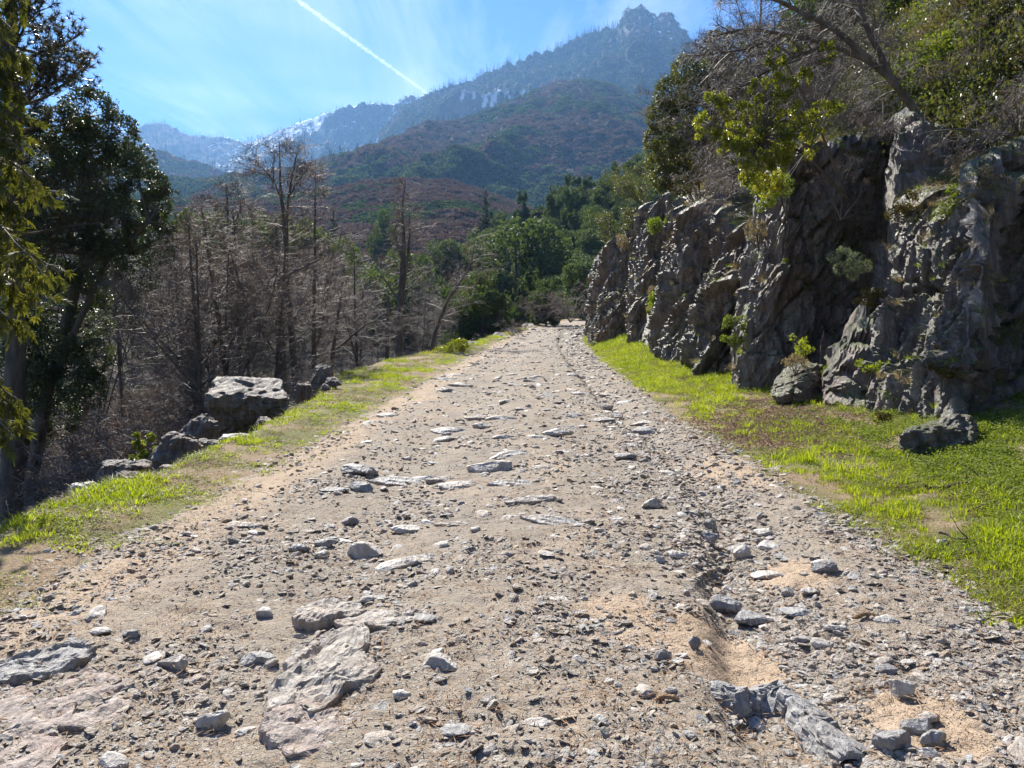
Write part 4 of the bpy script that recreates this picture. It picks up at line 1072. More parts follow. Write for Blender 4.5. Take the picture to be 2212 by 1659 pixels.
M['moss'] = leaf_mat('moss_fluff', [(0.05, 0.045, 0.01), (0.10, 0.085, 0.02), (0.17, 0.15, 0.04)], .9, .1, .2, (1.2, 1.1, .5))
M['bark'] = bark_mat('grey_bark', (0.05, 0.042, 0.037), (0.19, 0.165, 0.14), 5, .75)
M['twig'] = bark_mat('bare_twig', (0.075, 0.067, 0.062), (0.24, 0.215, 0.195), 3, .6, .4)
M['twig_tip'] = leaf_mat('catkin_twig', [(0.07, 0.052, 0.04), (0.15, 0.105, 0.075), (0.25, 0.165, 0.11)], .7, .3, .35, (1.2, .9, .6), patch=.3)

# ------------------------------------------------------------------ growth helpers
def wander(p, d, L_, n, g, wob=.25, grav=0.0):
    pts = [np.array(p, float)]; d = np.array(d, float); d /= np.linalg.norm(d); st = L_ / n
    for k in range(n):
        d = d + g.normal(0, wob, 3) * (1.0 / math.sqrt(n)) + np.array([0, 0, grav / n]); d /= np.linalg.norm(d)
        pts.append(pts[-1] + d * st)
    return np.array(pts), d
def limb(lines, spine, r0, r1, k=7):
    n = len(spine); lines.append((spine, np.linspace(r0, r1, n) ** 1.0, k))
def side_dir(t, g, lift=0.1, fwd=.3):
    a = rand_dirs(1, g)[0]; a[2] *= .35; a -= t * (a @ t); a /= np.linalg.norm(a) + 1e-9
    d = a + t * fwd + np.array([0, 0, lift]); return d / np.linalg.norm(d)
def branches(lines, tips, spine, g, n, t0, L0, L1, r, lift, grav, sub=7, twigs=6, fwd=.25, tw=.35, rt=.0045, side=None, sfac=.45):
    m = len(spine)
    for i in range(n):
        t = t0 + (1 - t0) * (i + g.random()) / n; f = t * (m - 1); j = min(int(f), m - 2)
        p = spine[j] + (spine[j + 1] - spine[j]) * (f - j); tt = spine[j + 1] - spine[j]; tt = tt / np.linalg.norm(tt)
        d = side_dir(tt, g, lift, fwd)
        if side is not None: d = d + np.array(side); d /= np.linalg.norm(d)
        L_ = (L0 + (L1 - L0) * (t - t0) / (1 - t0 + 1e-6)) * g.uniform(.65, 1.2)
        b, dd = wander(p, d, L_, 6, g, .35, grav); lines.append((b, np.linspace(r * L_ / L0 + .003, rt, 7), 4))
        for q in range(sub):
            u = g.uniform(.2, 1) * 5.99; jj = int(u); pp = b[jj] + (b[jj + 1] - b[jj]) * (u - jj); bt = b[jj + 1] - b[jj]; bt /= np.linalg.norm(bt)
            sd = side_dir(bt, g, lift * .6, .7)
            s, _ = wander(pp, sd, L_ * sfac * g.uniform(.4, 1.1), 3, g, .4, grav * .6); lines.append((s, np.linspace(rt * 1.5, rt * .7, 4), 3))
            for w in range(twigs):
                v = g.uniform(.2, 1) * 2.99; kk = int(v); pw = s[kk] + (s[kk + 1] - s[kk]) * (v - kk); st = s[kk + 1] - s[kk]; st /= np.linalg.norm(st)
                e, _ = wander(pw, side_dir(st, g, .0, .7), tw * g.uniform(.4, 1.2), 2, g, .4, grav * .3); lines.append((e, np.array([rt * .8, rt * .6, rt * .4]), 3)); tips.append(e[-1]); tips.append(e[1])
def twig_mesh(name, lines, mat):
    Vt, Ft = tubes(lines); return mesh_from(name, Vt, Ft, mat, True)
def bud_mesh(name, tips, g, size=.03, mat=None, per=1):
    C_ = np.repeat(np.array(tips), per, 0) + g.normal(0, size * .7, (len(tips) * per, 3)); n = len(C_); a, b = perp_pair(n, g)
    Vl, Fl = leaf_quads(C_, a * (size * g.uniform(.5, 1.2, n))[:, None], b * (size * .4)); return mesh_from(name, Vl, Fl, mat or M['twig_tip'], False, fattr={'var': g.random(n)})

def bare_tree(seed, H, r, n1=34, spread=.28, sub=7, twigs=6, lean=(0, 0), fork=True, t0=.18, tw=.4, rt=.006, name='bare_tree', buds=True, label=None, loc=(0, 0, 0), group=None):
    g = np.random.default_rng(seed); sp_, _ = wander((0, 0, -.5), (lean[0], lean[1], 1), H + .5, 14, g, .07, .05)
    tl = []; limb(tl, sp_, r, r * .12 + .006, 9)
    bl, tips = [], []
    branches(bl, tips, sp_, g, n1, t0, H * spread, H * .07, r * .28, .25, -.05, sub, twigs, .35, tw, rt)
    if fork:
        for q in range(2):
            j = int(g.integers(5, 9)); f_, _ = wander(sp_[j], side_dir(np.array([0, 0, 1.]), g, 1.3, 0), H * (1 - j / 15) * .85, 8, g, .1, .15)
            limb(tl, f_, r * .5 * (1 - j / 18), .01, 7); branches(bl, tips, f_, g, n1 // 3, .2, H * spread * .6, H * .06, r * .18, .25, -.05, sub, twigs, .35, tw, rt)
    o = link(name, None, loc=loc, label=label, category='tree', group=group)
    link('trunk', twig_mesh('trunk', tl, M['bark']), parent=o)
    link('branches', twig_mesh('branches', bl, M['twig']), parent=o)
    if buds: link('catkins', bud_mesh('catkins', tips, g, .024), parent=o)
    return o
def spine_tree(seed, spines, label, name='bare_tree', r=.15, n1=22, L0=2.2, L1=.7, t0=.25, sub=7, twigs=6, loc=None, tw=.4, rt=.006, buds=True, cat='tree', grav=-.1, lift=.15, barkm=None, twigm=None, side=None, group=None):
    g = np.random.default_rng(seed); base = np.array(spines[0][0][0], float); tl, bl, tips = [], [], []
    for sp_, r0, r1, nb in spines:
        P_ = np.array(sp_, float) - base
        cum = np.linspace(0, 1, len(P_)); t = np.linspace(0, 1, 18); P_ = np.stack([np.interp(t, cum, P_[:, k]) for k in range(3)], -1)
        P_[1:-1] = (P_[:-2] + 2 * P_[1:-1] + P_[2:]) / 4
        P_ += 0.05 * np.stack([perlin(P3(t * 6, t * 0, seed)), perlin(P3(t * 6, t * 0, seed + 9.)), t * 0], -1)
        limb(tl, P_, r0, r1, 9)
        if nb: branches(bl, tips, P_, g, nb, t0, L0, L1, r * .14, lift, grav, sub, twigs, .35, tw, rt, side)
    o = link(name, None, loc=base, label=label, category=cat, group=group)
    link('trunk', twig_mesh('trunk', tl, barkm or M['bark']), parent=o)
    if bl: link('branches', twig_mesh('branches', bl, twigm or M['twig']), parent=o)
    if buds and tips: link('catkins', bud_mesh('catkins', tips, g, .03), parent=o)
    return o, tips

def leaf_cloud(blobs, n, g, size, aspect=.4, up=.0, shell=.55, holes=.0, fold=.25, hs=1.6):
    """leaves filling a set of ellipsoid clumps [(centre, (rx,ry,rz))], more near the skin, with gaps"""
    vol = np.array([b[1][0] * b[1][1] + b[1][1] * b[1][2] for b in blobs]); cnt = (n * vol / vol.sum()).astype(int); Cs = []
    for (c, rr), m in zip(blobs, cnt):
        d = rand_dirs(m * 2, g); rho = g.random(m * 2) ** (1 / 3) * (1 - shell) + shell * g.random(m * 2) ** .2
        rho = rho * (1 + .33 * fbm(d * 2.2 + np.array(c), 3)); P_ = np.array(c) + d * rho[:, None] * np.array(rr)
        if holes: P_ = P_[fbm(P_ * hs, 3) > -holes * .25][:m]
        Cs.append(P_[:m])
    C_ = np.concatenate(Cs); m = len(C_); a, b = perp_pair(m, g, up); s = size * g.uniform(.6, 1.3, m)
    return leaf_quads(C_, a * s[:, None] * .5, b * (s * aspect * .5)[:, None], fold), C_
def leafy(name, base, blobs, n, size, mat, label, cat='tree', seed=1, aspect=.4, trunks=None, holes=.6, part='crown', hs=1.6, up=0., group=None, barkm=None, shell=.55):
    g = np.random.default_rng(seed); base = np.array(base, float)
    bl = [(np.array(c) - base, (rr, rr, rr) if np.isscalar(rr) else rr) for c, rr in blobs]
    (Vl, Fl), C_ = leaf_cloud(bl, n, g, size, aspect, up, shell, holes, .25, hs)
    o = link(name, None, loc=base, label=label, category=cat, group=group)
    link(part, mesh_from(part, Vl, Fl, mat, False, fattr={'var': np.repeat(g.random(len(C_)), 2)}), parent=o)
    ln = []
    for (c, rr) in bl:
        m = (np.array(c) * .5 + g.normal(0, .15, 3) * np.mean(rr))
        if trunks:
            TP = np.concatenate([np.array(t_[0]) for t_ in trunks]) - base; o_ = TP[np.argmin(np.linalg.norm(TP - np.array(c) + [0, 0, .6], axis=1))]; md = (o_ + np.array(c)) / 2 + g.normal(0, .12, 3) * np.mean(rr)
            ln.append((np.array([o_, md, np.array(c)]), np.array([.06, .035, .012]) * (np.mean(rr) ** .7), 5))
        else: ln.append((np.array([[0, 0, -.3], [0, 0, .05] + m * .45, m * 1.05, np.array(c)]), np.array([.035, .03, .025, .012]) * (np.mean(rr) ** .7), 5))
        for q in range(7):
            e, _ = wander(c, rand_dirs(1, g)[0], np.mean(rr) * .9, 4, g, .4); ln.append((e, np.linspace(.02, .006, 5) * (np.mean(rr) ** .5), 4))
    for tsp, ra in (trunks or []):
        ln.append((np.array(tsp) - base, np.linspace(ra, ra * .4, len(tsp)), 9))
    link('trunk', twig_mesh('trunk', ln, barkm or M['bark']), parent=o)
    return o

# ------------------------------------------------------------------ left side: oak, pine, cedar
def split(bl, k, g, f=.5, o=.62):
    out = []
    for c, r in bl:
        for q in range(k): out.append((np.array(c) + rand_dirs(1, g)[0] * r * o * g.uniform(.6, 1.35), r * f * g.uniform(.55, 1.25)))
    return out
def pxb(lst, D, g=None, dd=1.6):
    g = g or np.random.default_rng(8)
    return [(W(a, b, D + g.uniform(-dd, dd)), r * D / F) for a, b, r in lst]
oak_px = [(90, 830, 62), (20, 870, 62), (165, 825, 46), (60, 930, 60), (130, 900, 50), (345, 440, 38), (368, 428, 24), (330, 395, 34), (300, 350, 38), (355, 480, 30), (195, 250, 62), (135, 290, 66), (250, 290, 52), (180, 330, 70), (272, 345, 46), (95, 350, 60), (215, 395, 70), (120, 420, 76), (300, 400, 44), (335, 445, 38), (285, 460, 52),
          (215, 480, 70), (60, 470, 60), (130, 530, 80), (230, 560, 56), (290, 515, 40), (60, 580, 66), (175, 620, 66), (100, 670, 74), (40, 700, 60), (190, 700, 54), (120, 760, 66), (205, 770, 40), (40, 790, 60), (180, 840, 50)]
leafy('oak_tree', W(150, 1080, 25), pxb(oak_px, 25), 120000, .088, M['oak'], 'large dark glossy-leaved oak filling the left side beyond the stream', seed=11, aspect=.55, holes=.1, hs=1.3,
      trunks=[([W(60, 1080, 25), W(110, 800, 25), W(160, 640, 24.8), W(200, 480, 24.8), W(190, 330, 25)], .22), ([W(60, 1080, 24.6), W(90, 880, 24.6), W(230, 560, 24), W(320, 480, 24)], .14), ([W(60, 1080, 25), W(20, 700, 25), W(60, 420, 25)], .16)])
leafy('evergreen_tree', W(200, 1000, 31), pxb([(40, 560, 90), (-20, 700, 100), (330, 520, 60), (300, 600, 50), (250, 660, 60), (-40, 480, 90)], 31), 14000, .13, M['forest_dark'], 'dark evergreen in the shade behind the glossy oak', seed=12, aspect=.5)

def pine(D):
    g = np.random.default_rng(31); base = W(10, 1020, D); top = W(35, -460, D); base[2] = gz(base[0], base[1])
    t = np.linspace(0, 1, 20)[:, None]; sp_ = base * (1 - t) + top * t + np.stack([.15 * np.sin(t[:, 0] * 5), 0 * t[:, 0], 0 * t[:, 0]], -1)
    tl = [(sp_ - base, np.linspace(.34, .06, 20), 10)]; bl = []; tuft = []; tdir = []
    for k in range(88):
        f = .40 + .60 * (k + g.random()) / 88; p = base * (1 - f) + top * f; az = g.uniform(0, 6.28)
        L_ = (4.3 * (1 - f) ** .55 + .3) * g.uniform(.6, 1.05) * .85
        b, _ = wander(p - base, (math.cos(az), math.sin(az) * .8, g.uniform(-.1, .35)), L_, 7, g, .25, .25); bl.append((b, np.linspace(.055, .012, 8), 5))
        for q in range(int(8 + L_ * 7)):
            u = g.uniform(.3, 1) * 6.99; j = int(u); pp = b[j] + (b[j + 1] - b[j]) * (u - j); bt = b[j + 1] - b[j]; bt /= np.linalg.norm(bt)
            s, d2 = wander(pp, side_dir(bt, g, .5, .7), g.uniform(.3, .8), 3, g, .3, .6); bl.append((s, np.linspace(.014, .006, 4), 3)); tuft.append(s[-1]); tdir.append(d2); tuft.append(s[2]); tdir.append(d2)
    T_ = np.repeat(np.array(tuft), 24, 0); Dd = np.repeat(np.array(tdir), 24, 0) * .55 + rand_dirs(len(T_), g); Dd /= np.linalg.norm(Dd, axis=1)[:, None]
    ln = g.uniform(.12, .22, len(T_)); b = np.cross(Dd, rand_dirs(len(T_), g)); b /= np.linalg.norm(b, axis=1)[:, None]
    Vn = np.stack([T_ - b * .011, T_ + b * .011, T_ + Dd * ln[:, None]], 1).reshape(-1, 3); Fn = np.arange(len(Vn)).reshape(-1, 3)
    o = link('pine_tree', None, loc=base, label='tall pine with upturned needle tufts rising at the top left corner', category='tree')
    link('trunk', twig_mesh('trunk', tl, M['bark']), parent=o); link('branches', twig_mesh('branches', bl, M['bark']), parent=o)
    link('needles', mesh_from('needles', Vn, Fn, M['pine'], False, fattr={'var': np.repeat(g.random(len(tuft)), 24)}), parent=o)
pine(22)

def cedar():
    g = np.random.default_rng(41); D = 7.6; base = W(-330, 900, D + .6); base[2] = gz(base[0], base[1]); top = W(-260, -900, D + .6)
    t = np.linspace(0, 1, 16)[:, None]; tl = [(base * (1 - t) + top * t - base, np.linspace(.28, .1, 16), 12)]
    bl = []; sc, sd = [], []
    tipsp = [(45, 5), (25, 60), (50, 120), (20, 150), (35, 190), (30, 260), (50, 330), (85, 400), (120, 425), (50, 455), (30, 520), (75, 560), (95, 610), (125, 590), (55, 640), (100, 655), (25, 590), (20, 690), (45, 705), (15, 450), (10, 380), (5, 250), (15, 100), (0, 20), (30, 880), (12, 905), (25, 950), (45, 870)]
    for (a, b_) in tipsp:
        e = W(a, b_, D + g.uniform(-.7, .7)); f = np.clip((e[2] + .7 - base[2]) / (top[2] - base[2]), .02, .98); s = base * (1 - f) + top * f
        L_ = np.linalg.norm(e - s); mid = (s + e) / 2 + np.array([0, 0, .22 * L_])
        tt = np.linspace(0, 1, 12)[:, None]; P_ = s * (1 - tt) ** 2 + 2 * mid * tt * (1 - tt) + e * tt ** 2 + g.normal(0, .012, (12, 3)); bl.append((P_ - base, np.linspace(.028, .005, 12), 5))
        for q in range(34):
            u = (.45 + .55 * g.random()) * 10.99; j = int(u); pp = P_[j] + (P_[j + 1] - P_[j]) * (u - j)
            dr = np.array([g.uniform(-.6, 1), g.normal(0, .6), g.uniform(-1.1, .25)]); dr /= np.linalg.norm(dr)
            s_, d2 = wander(pp, dr, g.uniform(.1, .26), 3, g, .3, -.7); bl.append((s_ - base, np.linspace(.005, .002, 4), 3))
            for w in range(1, 4): sc.append(s_[w] - base); sd.append(d2)
    # flat fan sprays: narrow fingers off a common plane
    sc, sd = np.array(sc), np.array(sd); K = 11; n = len(sc); nn = np.cross(sd, rand_dirs(n, g)); nn /= np.linalg.norm(nn, axis=1)[:, None]; bb = np.cross(nn, sd)
    Cc, Aa, Bb = [], [], []
    for k in range(K):
        th = (k / (K - 1) - .5) * 2.1; dirn = sd * math.cos(th) + bb * math.sin(th) + np.array([0, 0, -.25]); dirn /= np.linalg.norm(dirn, axis=1)[:, None]
        L_ = (.055 * (1 - .35 * abs(th)) * g.uniform(.7, 1.2, n))[:, None]; org = sc + sd * .02 * (k % 3)
        Cc.append(org + dirn * L_); Aa.append(dirn * L_); w = np.cross(dirn, nn); Bb.append(w * .0075)
    Vl, Fl = leaf_quads(np.concatenate(Cc), np.concatenate(Aa), np.concatenate(Bb), .3)
    o = link('cedar_tree', None, loc=base, label='cedar with drooping yellow-green sprays hanging in at the left edge', category='tree')
    link('trunk', twig_mesh('trunk', tl, M['bark']), parent=o); link('branches', twig_mesh('branches', bl, M['bark']), parent=o)
    link('foliage', mesh_from('foliage', Vl, Fl, M['cedar'], False, fattr={'var': np.repeat(np.tile(g.random(n), K), 2)}), parent=o)
cedar()

# ------------------------------------------------------------------ leafless wood below the track
def wp(lst, D): return [W(a, b, D) for a, b in lst]
spine_tree(51, [(wp([(648, 960), (638, 800), (622, 640), (615, 500), (605, 400), (603, 305)], 30), .17, .015, 20), (wp([(618, 560), (620, 470), (624, 420), (638, 345), (645, 322)], 30), .07, .012, 14),
                (wp([(612, 440), (596, 400), (570, 365), (548, 348)], 30), .035, .01, 9), (wp([(626, 420), (650, 385), (668, 355)], 30), .03, .01, 7)],
           'tallest leafless tree with two upright stems and rusty top twigs', L0=1.7, L1=.7, t0=.3)
spine_tree(52, [(wp([(680, 940), (678, 700), (680, 500), (682, 350)], 32), .12, .015, 26)], 'slender straight leafless tree right of the tallest one', L0=1.2, L1=.25, t0=.3)
spine_tree(53, [(wp([(604, 950), (603, 760), (600, 600), (597, 470)], 33), .2, .05, 20), (wp([(612, 950), (614, 800), (612, 640), (616, 540)], 33.3), .13, .03, 14)], 'thick double-stemmed leafless tree just left of the tallest', L0=2, L1=.8, t0=.3)
spine_tree(54, [(wp([(522, 960), (515, 760), (500, 600), (494, 500), (488, 395)], 34), .18, .02, 30), (wp([(498, 560), (476, 490), (462, 440)], 34), .08, .012, 9), (wp([(495, 520), (516, 460), (528, 420)], 34), .08, .012, 9)], 'leafless tree with a broom-like top left of the double-stemmed tree', L0=2.2, L1=.8, t0=.35)
spine_tree(55, [(wp([(862, 860), (862, 730), (868, 600), (872, 520), (868, 450), (876, 392)], 45), .28, .02, 26), (wp([(868, 640), (880, 560), (886, 500), (884, 460)], 45), .13, .02, 12), (wp([(868, 560), (850, 500), (866, 470)], 45), .08, .015, 8), (wp([(862, 650), (835, 610), (812, 575)], 45), .09, .015, 9)],
           'forked leafless tree standing alone toward the right of the wood', L0=2.4, L1=.6, t0=.3)
spine_tree(56, [(wp([(925, 800), (940, 720), (965, 650), (1000, 600), (1040, 540)], 44), .17, .02, 22), (wp([(975, 640), (1015, 580), (1030, 500)], 44), .07, .012, 9)], 'leaning leafless tree bending toward the track', L0=2.6, L1=1, t0=.3)
spine_tree(57, [(wp([(420, 960), (418, 800), (416, 668)], 26), .26, .21, 0)], 'thick broken-off stump trunk in the leafless wood', name='snag', buds=False, cat='dead tree')
spine_tree(58, [(wp([(700, 900), (715, 790), (728, 700), (740, 610)], 36), .14, .03, 16), (wp([(722, 760), (790, 700), (860, 680)], 36), .06, .012, 10)], 'crooked leafless sapling with a long side limb', L0=2, L1=.8, t0=.2)
spine_tree(59, [(wp([(835, 860), (836, 740), (839, 640)], 40), .13, .07, 0)], 'thin dead pole of a tree left of the forked one', name='snag', buds=False, cat='dead tree')
spine_tree(60, [(wp([(425, 800), (470, 730), (520, 670), (590, 610), (690, 560)], 28), .12, .03, 14)], 'long curved fallen trunk leaning across the wood', name='fallen_tree', L0=1.6, L1=.8, t0=.3, cat='dead tree')
BT = [bare_tree(70, 11.5, .17, 36, .27, 8, 6, rt=.0052, label='bare tree', name='bare_tree'), bare_tree(71, 10, .12, 32, .32, 8, 6, (.1, 0), rt=.0052, label='bare tree'), bare_tree(72, 9, .10, 34, .36, 8, 6, (-.12, .05), rt=.0052, t0=.08, label='bare tree')]
BS = []
for k in range(3):
    g = np.random.default_rng(90 + k); ln, tips = [], []
    for q in range(11):
        az = g.uniform(0, 6.28); s, _ = wander((0, 0, -.2), (math.cos(az) * .8, math.sin(az) * .8, 1), g.uniform(2.2, 3.6), 8, g, .3, -.45); ln.append((s, np.linspace(.03, .006, 9), 5))
        branches(ln, tips, s, g, 9, .15, 1.1, .4, .012, .1, -.2, 5, 5, .5, .22, .0045)
    o = link('bare_shrub', None, loc=(0, 0, 0), label='bare shrub', category='shrub'); link('branches', twig_mesh('branches', ln, M['twig']), parent=o); link('buds', bud_mesh('buds', tips, g, .022), parent=o); BS.append(o)
g = np.random.default_rng(77); used = [0, 0, 0]; usedS = [0, 0, 0]
def place(protos_, usedl, k, loc, rz, sc, label, group):
    if not usedl[k]:
        usedl[k] = 1; o = protos_[k]; o.location = loc; o.rotation_euler = (g.normal(0, .05), g.normal(0, .05), rz); o.scale = sc; o['label'] = label; o['group'] = group; return o
    return copy_thing(protos_[k], loc, (g.normal(0, .06), g.normal(0, .06), rz), (sc[0] * g.uniform(.8, 1.2), sc[1] * g.uniform(.8, 1.2), sc[2]), label, group)
for i in range(60):
    D = 24 * math.exp(g.random() * math.log(4.2)); px = g.uniform(215, 1010) if i % 3 else g.uniform(330, 960); x = (px - 1106) / F * D
    if x > CX(D) - BL(D) - 4: continue
    tpy = 485 + 110 * max(0, (px - 560) / 450) + g.uniform(-35, 90); z0 = gz(x, D); H = EYE + (709 - tpy) / F * D - z0
    k = i % 3; s = float(np.clip(H / (11.5, 10, 9)[k], .45, 1.35))
    place(BT, used, k, (x, D, z0 - .1), g.uniform(0, 6.28), (s, s, s), 'slim leafless grey tree in the thick of the wood below the track', 'leafless trees crowding the valley floor')
for i in range(135):
    D = 9 * math.exp(g.random() * math.log(2.2)) if i % 5 == 0 else 18 * math.exp(g.random() * math.log(2.6)); px = g.uniform(-60, 400) if D < 17 else g.uniform(150, 960); x = (px - 1106) / F * D
    if x > CX(D) - BL(D) - (3.0 if D > 19 else 4.6) or (D < 16 and px > 350): continue
    z0 = gz(x, D); s = g.uniform(.8, 1.25) * (1 if D < 20 else 1.3)
    place(BS, usedS, i % 3, (x, D, z0), g.uniform(0, 6.28), (s, s, s), 'tangled leafless shrub growing on the bank below the track', 'leafless shrubs on the stream bank')
# specific shrubs
def shrub_copy(px, py, D, s, label, k=0, sz=1.0):
    p = W(px, py, D); p[2] = max(p[2], gz(p[0], p[1]) - .1); return copy_thing(BS[k], p, (0, 0, px * .1), (s, s, s * sz), label, 'bushes')
o = shrub_copy(1232, 690, 78, 1.55, 'rounded leafless bush at the bend of the track', 1); del o['group']
o = shrub_copy(1172, 690, 82, 1.2, 'smaller leafless bush left of the one at the bend', 2); del o['group']
o = shrub_copy(1106, 724, 56, .55, 'spindly leafless twigs at the left edge far along the track', 0); del o['group']
leafy('juniper_bush', W(950, 800, 35), pxb([(925, 785, 28), (955, 770, 26), (985, 752, 22), (905, 795, 18), (965, 788, 26), (1000, 745, 14)], 35, dd=.5), 7000, .10, M['laurel'], 'low bright green bush sprawling over the brink', 'bush', 13, .45, holes=.5, hs=3)
leafy('green_shrub', W(310, 1010, 12), pxb([(300, 960, 13), (325, 945, 10), (312, 985, 15), (288, 990, 9), (335, 970, 8), (295, 940, 7), (318, 1005, 12)], 12, dd=.2), 900, .07, M['laurel'], 'small yellow-green shrub beside the grey boulder on the brink', 'shrub', 14, .4, holes=.5, hs=5)

# ------------------------------------------------------------------ middle distance evergreens
def evergreen_proto(seed, kind):
    g = np.random.default_rng(seed); bl = []
    if kind == 'round':
        for k in range(13):
            d = rand_dirs(1, g)[0]; r = g.uniform(1.1, 1.8); bl.append((np.array([d[0] * 2.3, d[1] * 2.3, 4.6 + d[2] * 2.3]), (r, r, r * .9)))
        for k in range(6):
            a = g.uniform(0, 6.28); bl.append((np.array([math.cos(a) * 2.2, math.sin(a) * 2.2, 1.9 + g.uniform(-.8, .8)]), (1.3, 1.3, 1.2)))
        n, sz = 15000, .28
    elif kind == 'tall':
        for k in range(16):
            f = g.random(); a = g.uniform(0, 6.28); rr = 2.2 * (1 - f) ** .6 + .2; bl.append((np.array([math.cos(a) * rr * .6, math.sin(a) * rr * .6, 1.6 + f * 7.5]), (1.2 * (1.15 - f), 1.2 * (1.15 - f), 1.0)))
        n, sz = 12000, .27
    else:
        for k in range(22):
            f = k / 21; 
            for q in range(max(2, int(6 * (1 - f)))):
                a = g.uniform(0, 6.28); rr = 2.0 * (1 - f) ** .85; bl.append((np.array([math.cos(a) * rr * .6, math.sin(a) * rr * .6, 1 + f * 10.5 - .25 * rr]), (rr * .5 + .22, rr * .5 + .22, .34)))
        n, sz = 9000, .24
    (Vl, Fl), C_ = leaf_cloud(bl, n, g, sz, .55, 0, .6, .5, .25, .7)
    o = link('conifer_tree' if kind == 'cone' else 'evergreen_tree', None, loc=(0, 0, 0), label='tree', category='tree')
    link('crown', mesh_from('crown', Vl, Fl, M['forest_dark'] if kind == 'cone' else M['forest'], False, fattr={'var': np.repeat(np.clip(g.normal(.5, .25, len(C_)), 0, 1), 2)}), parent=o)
    H = 11 if kind == 'cone' else 6
    ln = [(np.array([[0, 0, -1], [.1, 0, H * .5], [0, 0, H]]), np.array([.22, .16, .04]), 7)] + [(np.array([[0, 0, 1.0], b[0] * .6 + [0, 0, .3], b[0]]), np.array([.1, .06, .02]), 4) for b in bl[:16]]
    link('trunk', twig_mesh('trunk', ln, M['bark']), parent=o); return o
EV = [evergreen_proto(201, 'round'), evergreen_proto(202, 'round'), evergreen_proto(203, 'tall'), evergreen_proto(204, 'cone')]
uE = [0] * 4; g = np.random.default_rng(88)
def surf_z(Gm, px, v):
    r = 14 + v * (Gm.shape[0] - 15); return Gm[int(r), int(np.clip(px, 0, Gm.shape[1] - 1))]
nE = 0
for i in range(230):
    c = int(g.integers(20, 190)); v = g.random() ** .8; p = surf_z(G8, c, v)
    if (p[0] / p[1]) > .35 and g.random() < .8: continue
    s = g.uniform(.8, 1.35); k = int(g.choice([0, 0, 1, 1, 2, 3], p=[.2, .2, .2, .15, .17, .08]))
    place(EV, uE, k, (p[0], p[1], p[2] - .5), g.uniform(0, 6.28), (s, s, s * g.uniform(.85, 1.15)), 'bushy evergreen among those covering the spur beyond the bend' if k < 3 else 'pointed conifer among the evergreens covering the spur', 'evergreens covering the spur' if k < 3 else 'conifers on the spur')
def ev(px, pyb, pyt, D, k, label, wide=1.0):
    b = W(px, pyb, D); zb = min(b[2], gz(b[0], b[1]) + .5) if D < 150 else b[2]; H = W(px, pyt, D)[2] - zb; s = H / (7.6, 7.6, 9.6, 12)[k]
    o = copy_thing(EV[k], (b[0], b[1], zb), (0, 0, px * .37), (s * wide, s * wide, s), label)
    if 'group' in o: del o['group']
    return o
ev(722, 600, 445, 150, 3, 'dark pointed conifer standing behind the leafless wood', .95)
ev(745, 640, 520, 130, 0, 'green bushy tree at the foot of the dark pointed conifer')
ev(1050, 560, 408, 210, 3, 'tall ragged conifer left of the wooded spur', 1.2)
ev(1190, 500, 398, 235, 3, 'dark conifer poking above the wooded spur', 1.5)
ev(1115, 720, 478, 135, 1, 'broad dark evergreen at the left end of the spur')
ev(1150, 720, 560, 92, 2, 'grey-green upright tree just left of the bend in the track', .9)
ev(1130, 730, 590, 88, 2, 'narrow grey-green tree beside the upright one at the bend', .8)
ev(1045, 760, 580, 72, 0, 'deep green shady tree between the leaning tree and the bend', .75)
ev(1000, 760, 610, 75, 1, 'dark evergreen partly hidden by the leaning leafless tree', .6)
ev(1250, 690, 600, 125, 1, 'dark round evergreen behind the leafless bush at the bend')
ev(1215, 690, 590, 120, 0, 'pale-tipped evergreen left of the dark round one')
ev(455, 600, 452, 100, 0, 'olive-green tree behind the broom-topped leafless tree', .8)
ev(560, 600, 458, 105, 1, 'yellow-green tree left of the double-stemmed leafless tree', .8)
ev(640, 620, 470, 112, 0, 'olive evergreen seen between the leafless stems', .8)
ev(700, 620, 490, 110, 1, 'evergreen right of the slender straight leafless tree', .7)
ev(830, 600, 452, 240, 0, 'single round-crowned tree on the brown hill', .55)
ev(870, 640, 540, 120, 0, 'round olive tree behind the forked leafless tree')
ev(960, 620, 520, 170, 1, 'green tree at the foot of the brown hill', 1.2)
ev(380, 640, 470, 90, 1, 'dark olive tree right of the glossy oak', .7)

# ------------------------------------------------------------------ scrub over the hills
def bush_proto(seed, mat, n=90, r=1.0, cone=False):
    g = np.random.default_rng(seed)
    if cone:
        t = g.random(n); a = g.uniform(0, 6.28, n); rr = .38 * (1 - t) * g.uniform(.5, 1, n); C_ = np.stack([np.cos(a) * rr, np.sin(a) * rr, t * 2], -1); sz = .22
    else:
        d = rand_dirs(n, g); d[:, 2] = np.abs(d[:, 2]); C_ = d * (g.uniform(.55, 1, n) * (1 + .3 * fbm(d * 2 + seed, 2)))[:, None] * np.array([1, 1, .8]); sz = .42
    a, b = perp_pair(n, g); Vl, Fl = leaf_quads(C_, a * sz * .5, b * sz * .35, .3); nf = len(Fl); var = np.repeat(g.random(n), 2)
    return proto('bush', mesh_from('bush', Vl, Fl, mat, False, fattr={'var': var}))
BP = [bush_proto(1, M['brownbush']), bush_proto(2, M['brownbush']), bush_proto(3, M['greenbush']), bush_proto(4, M['greenbush']), bush_proto(5, M['forest_dark'], 60, cone=True), bush_proto(6, M['greenbush'], 60, cone=True)]
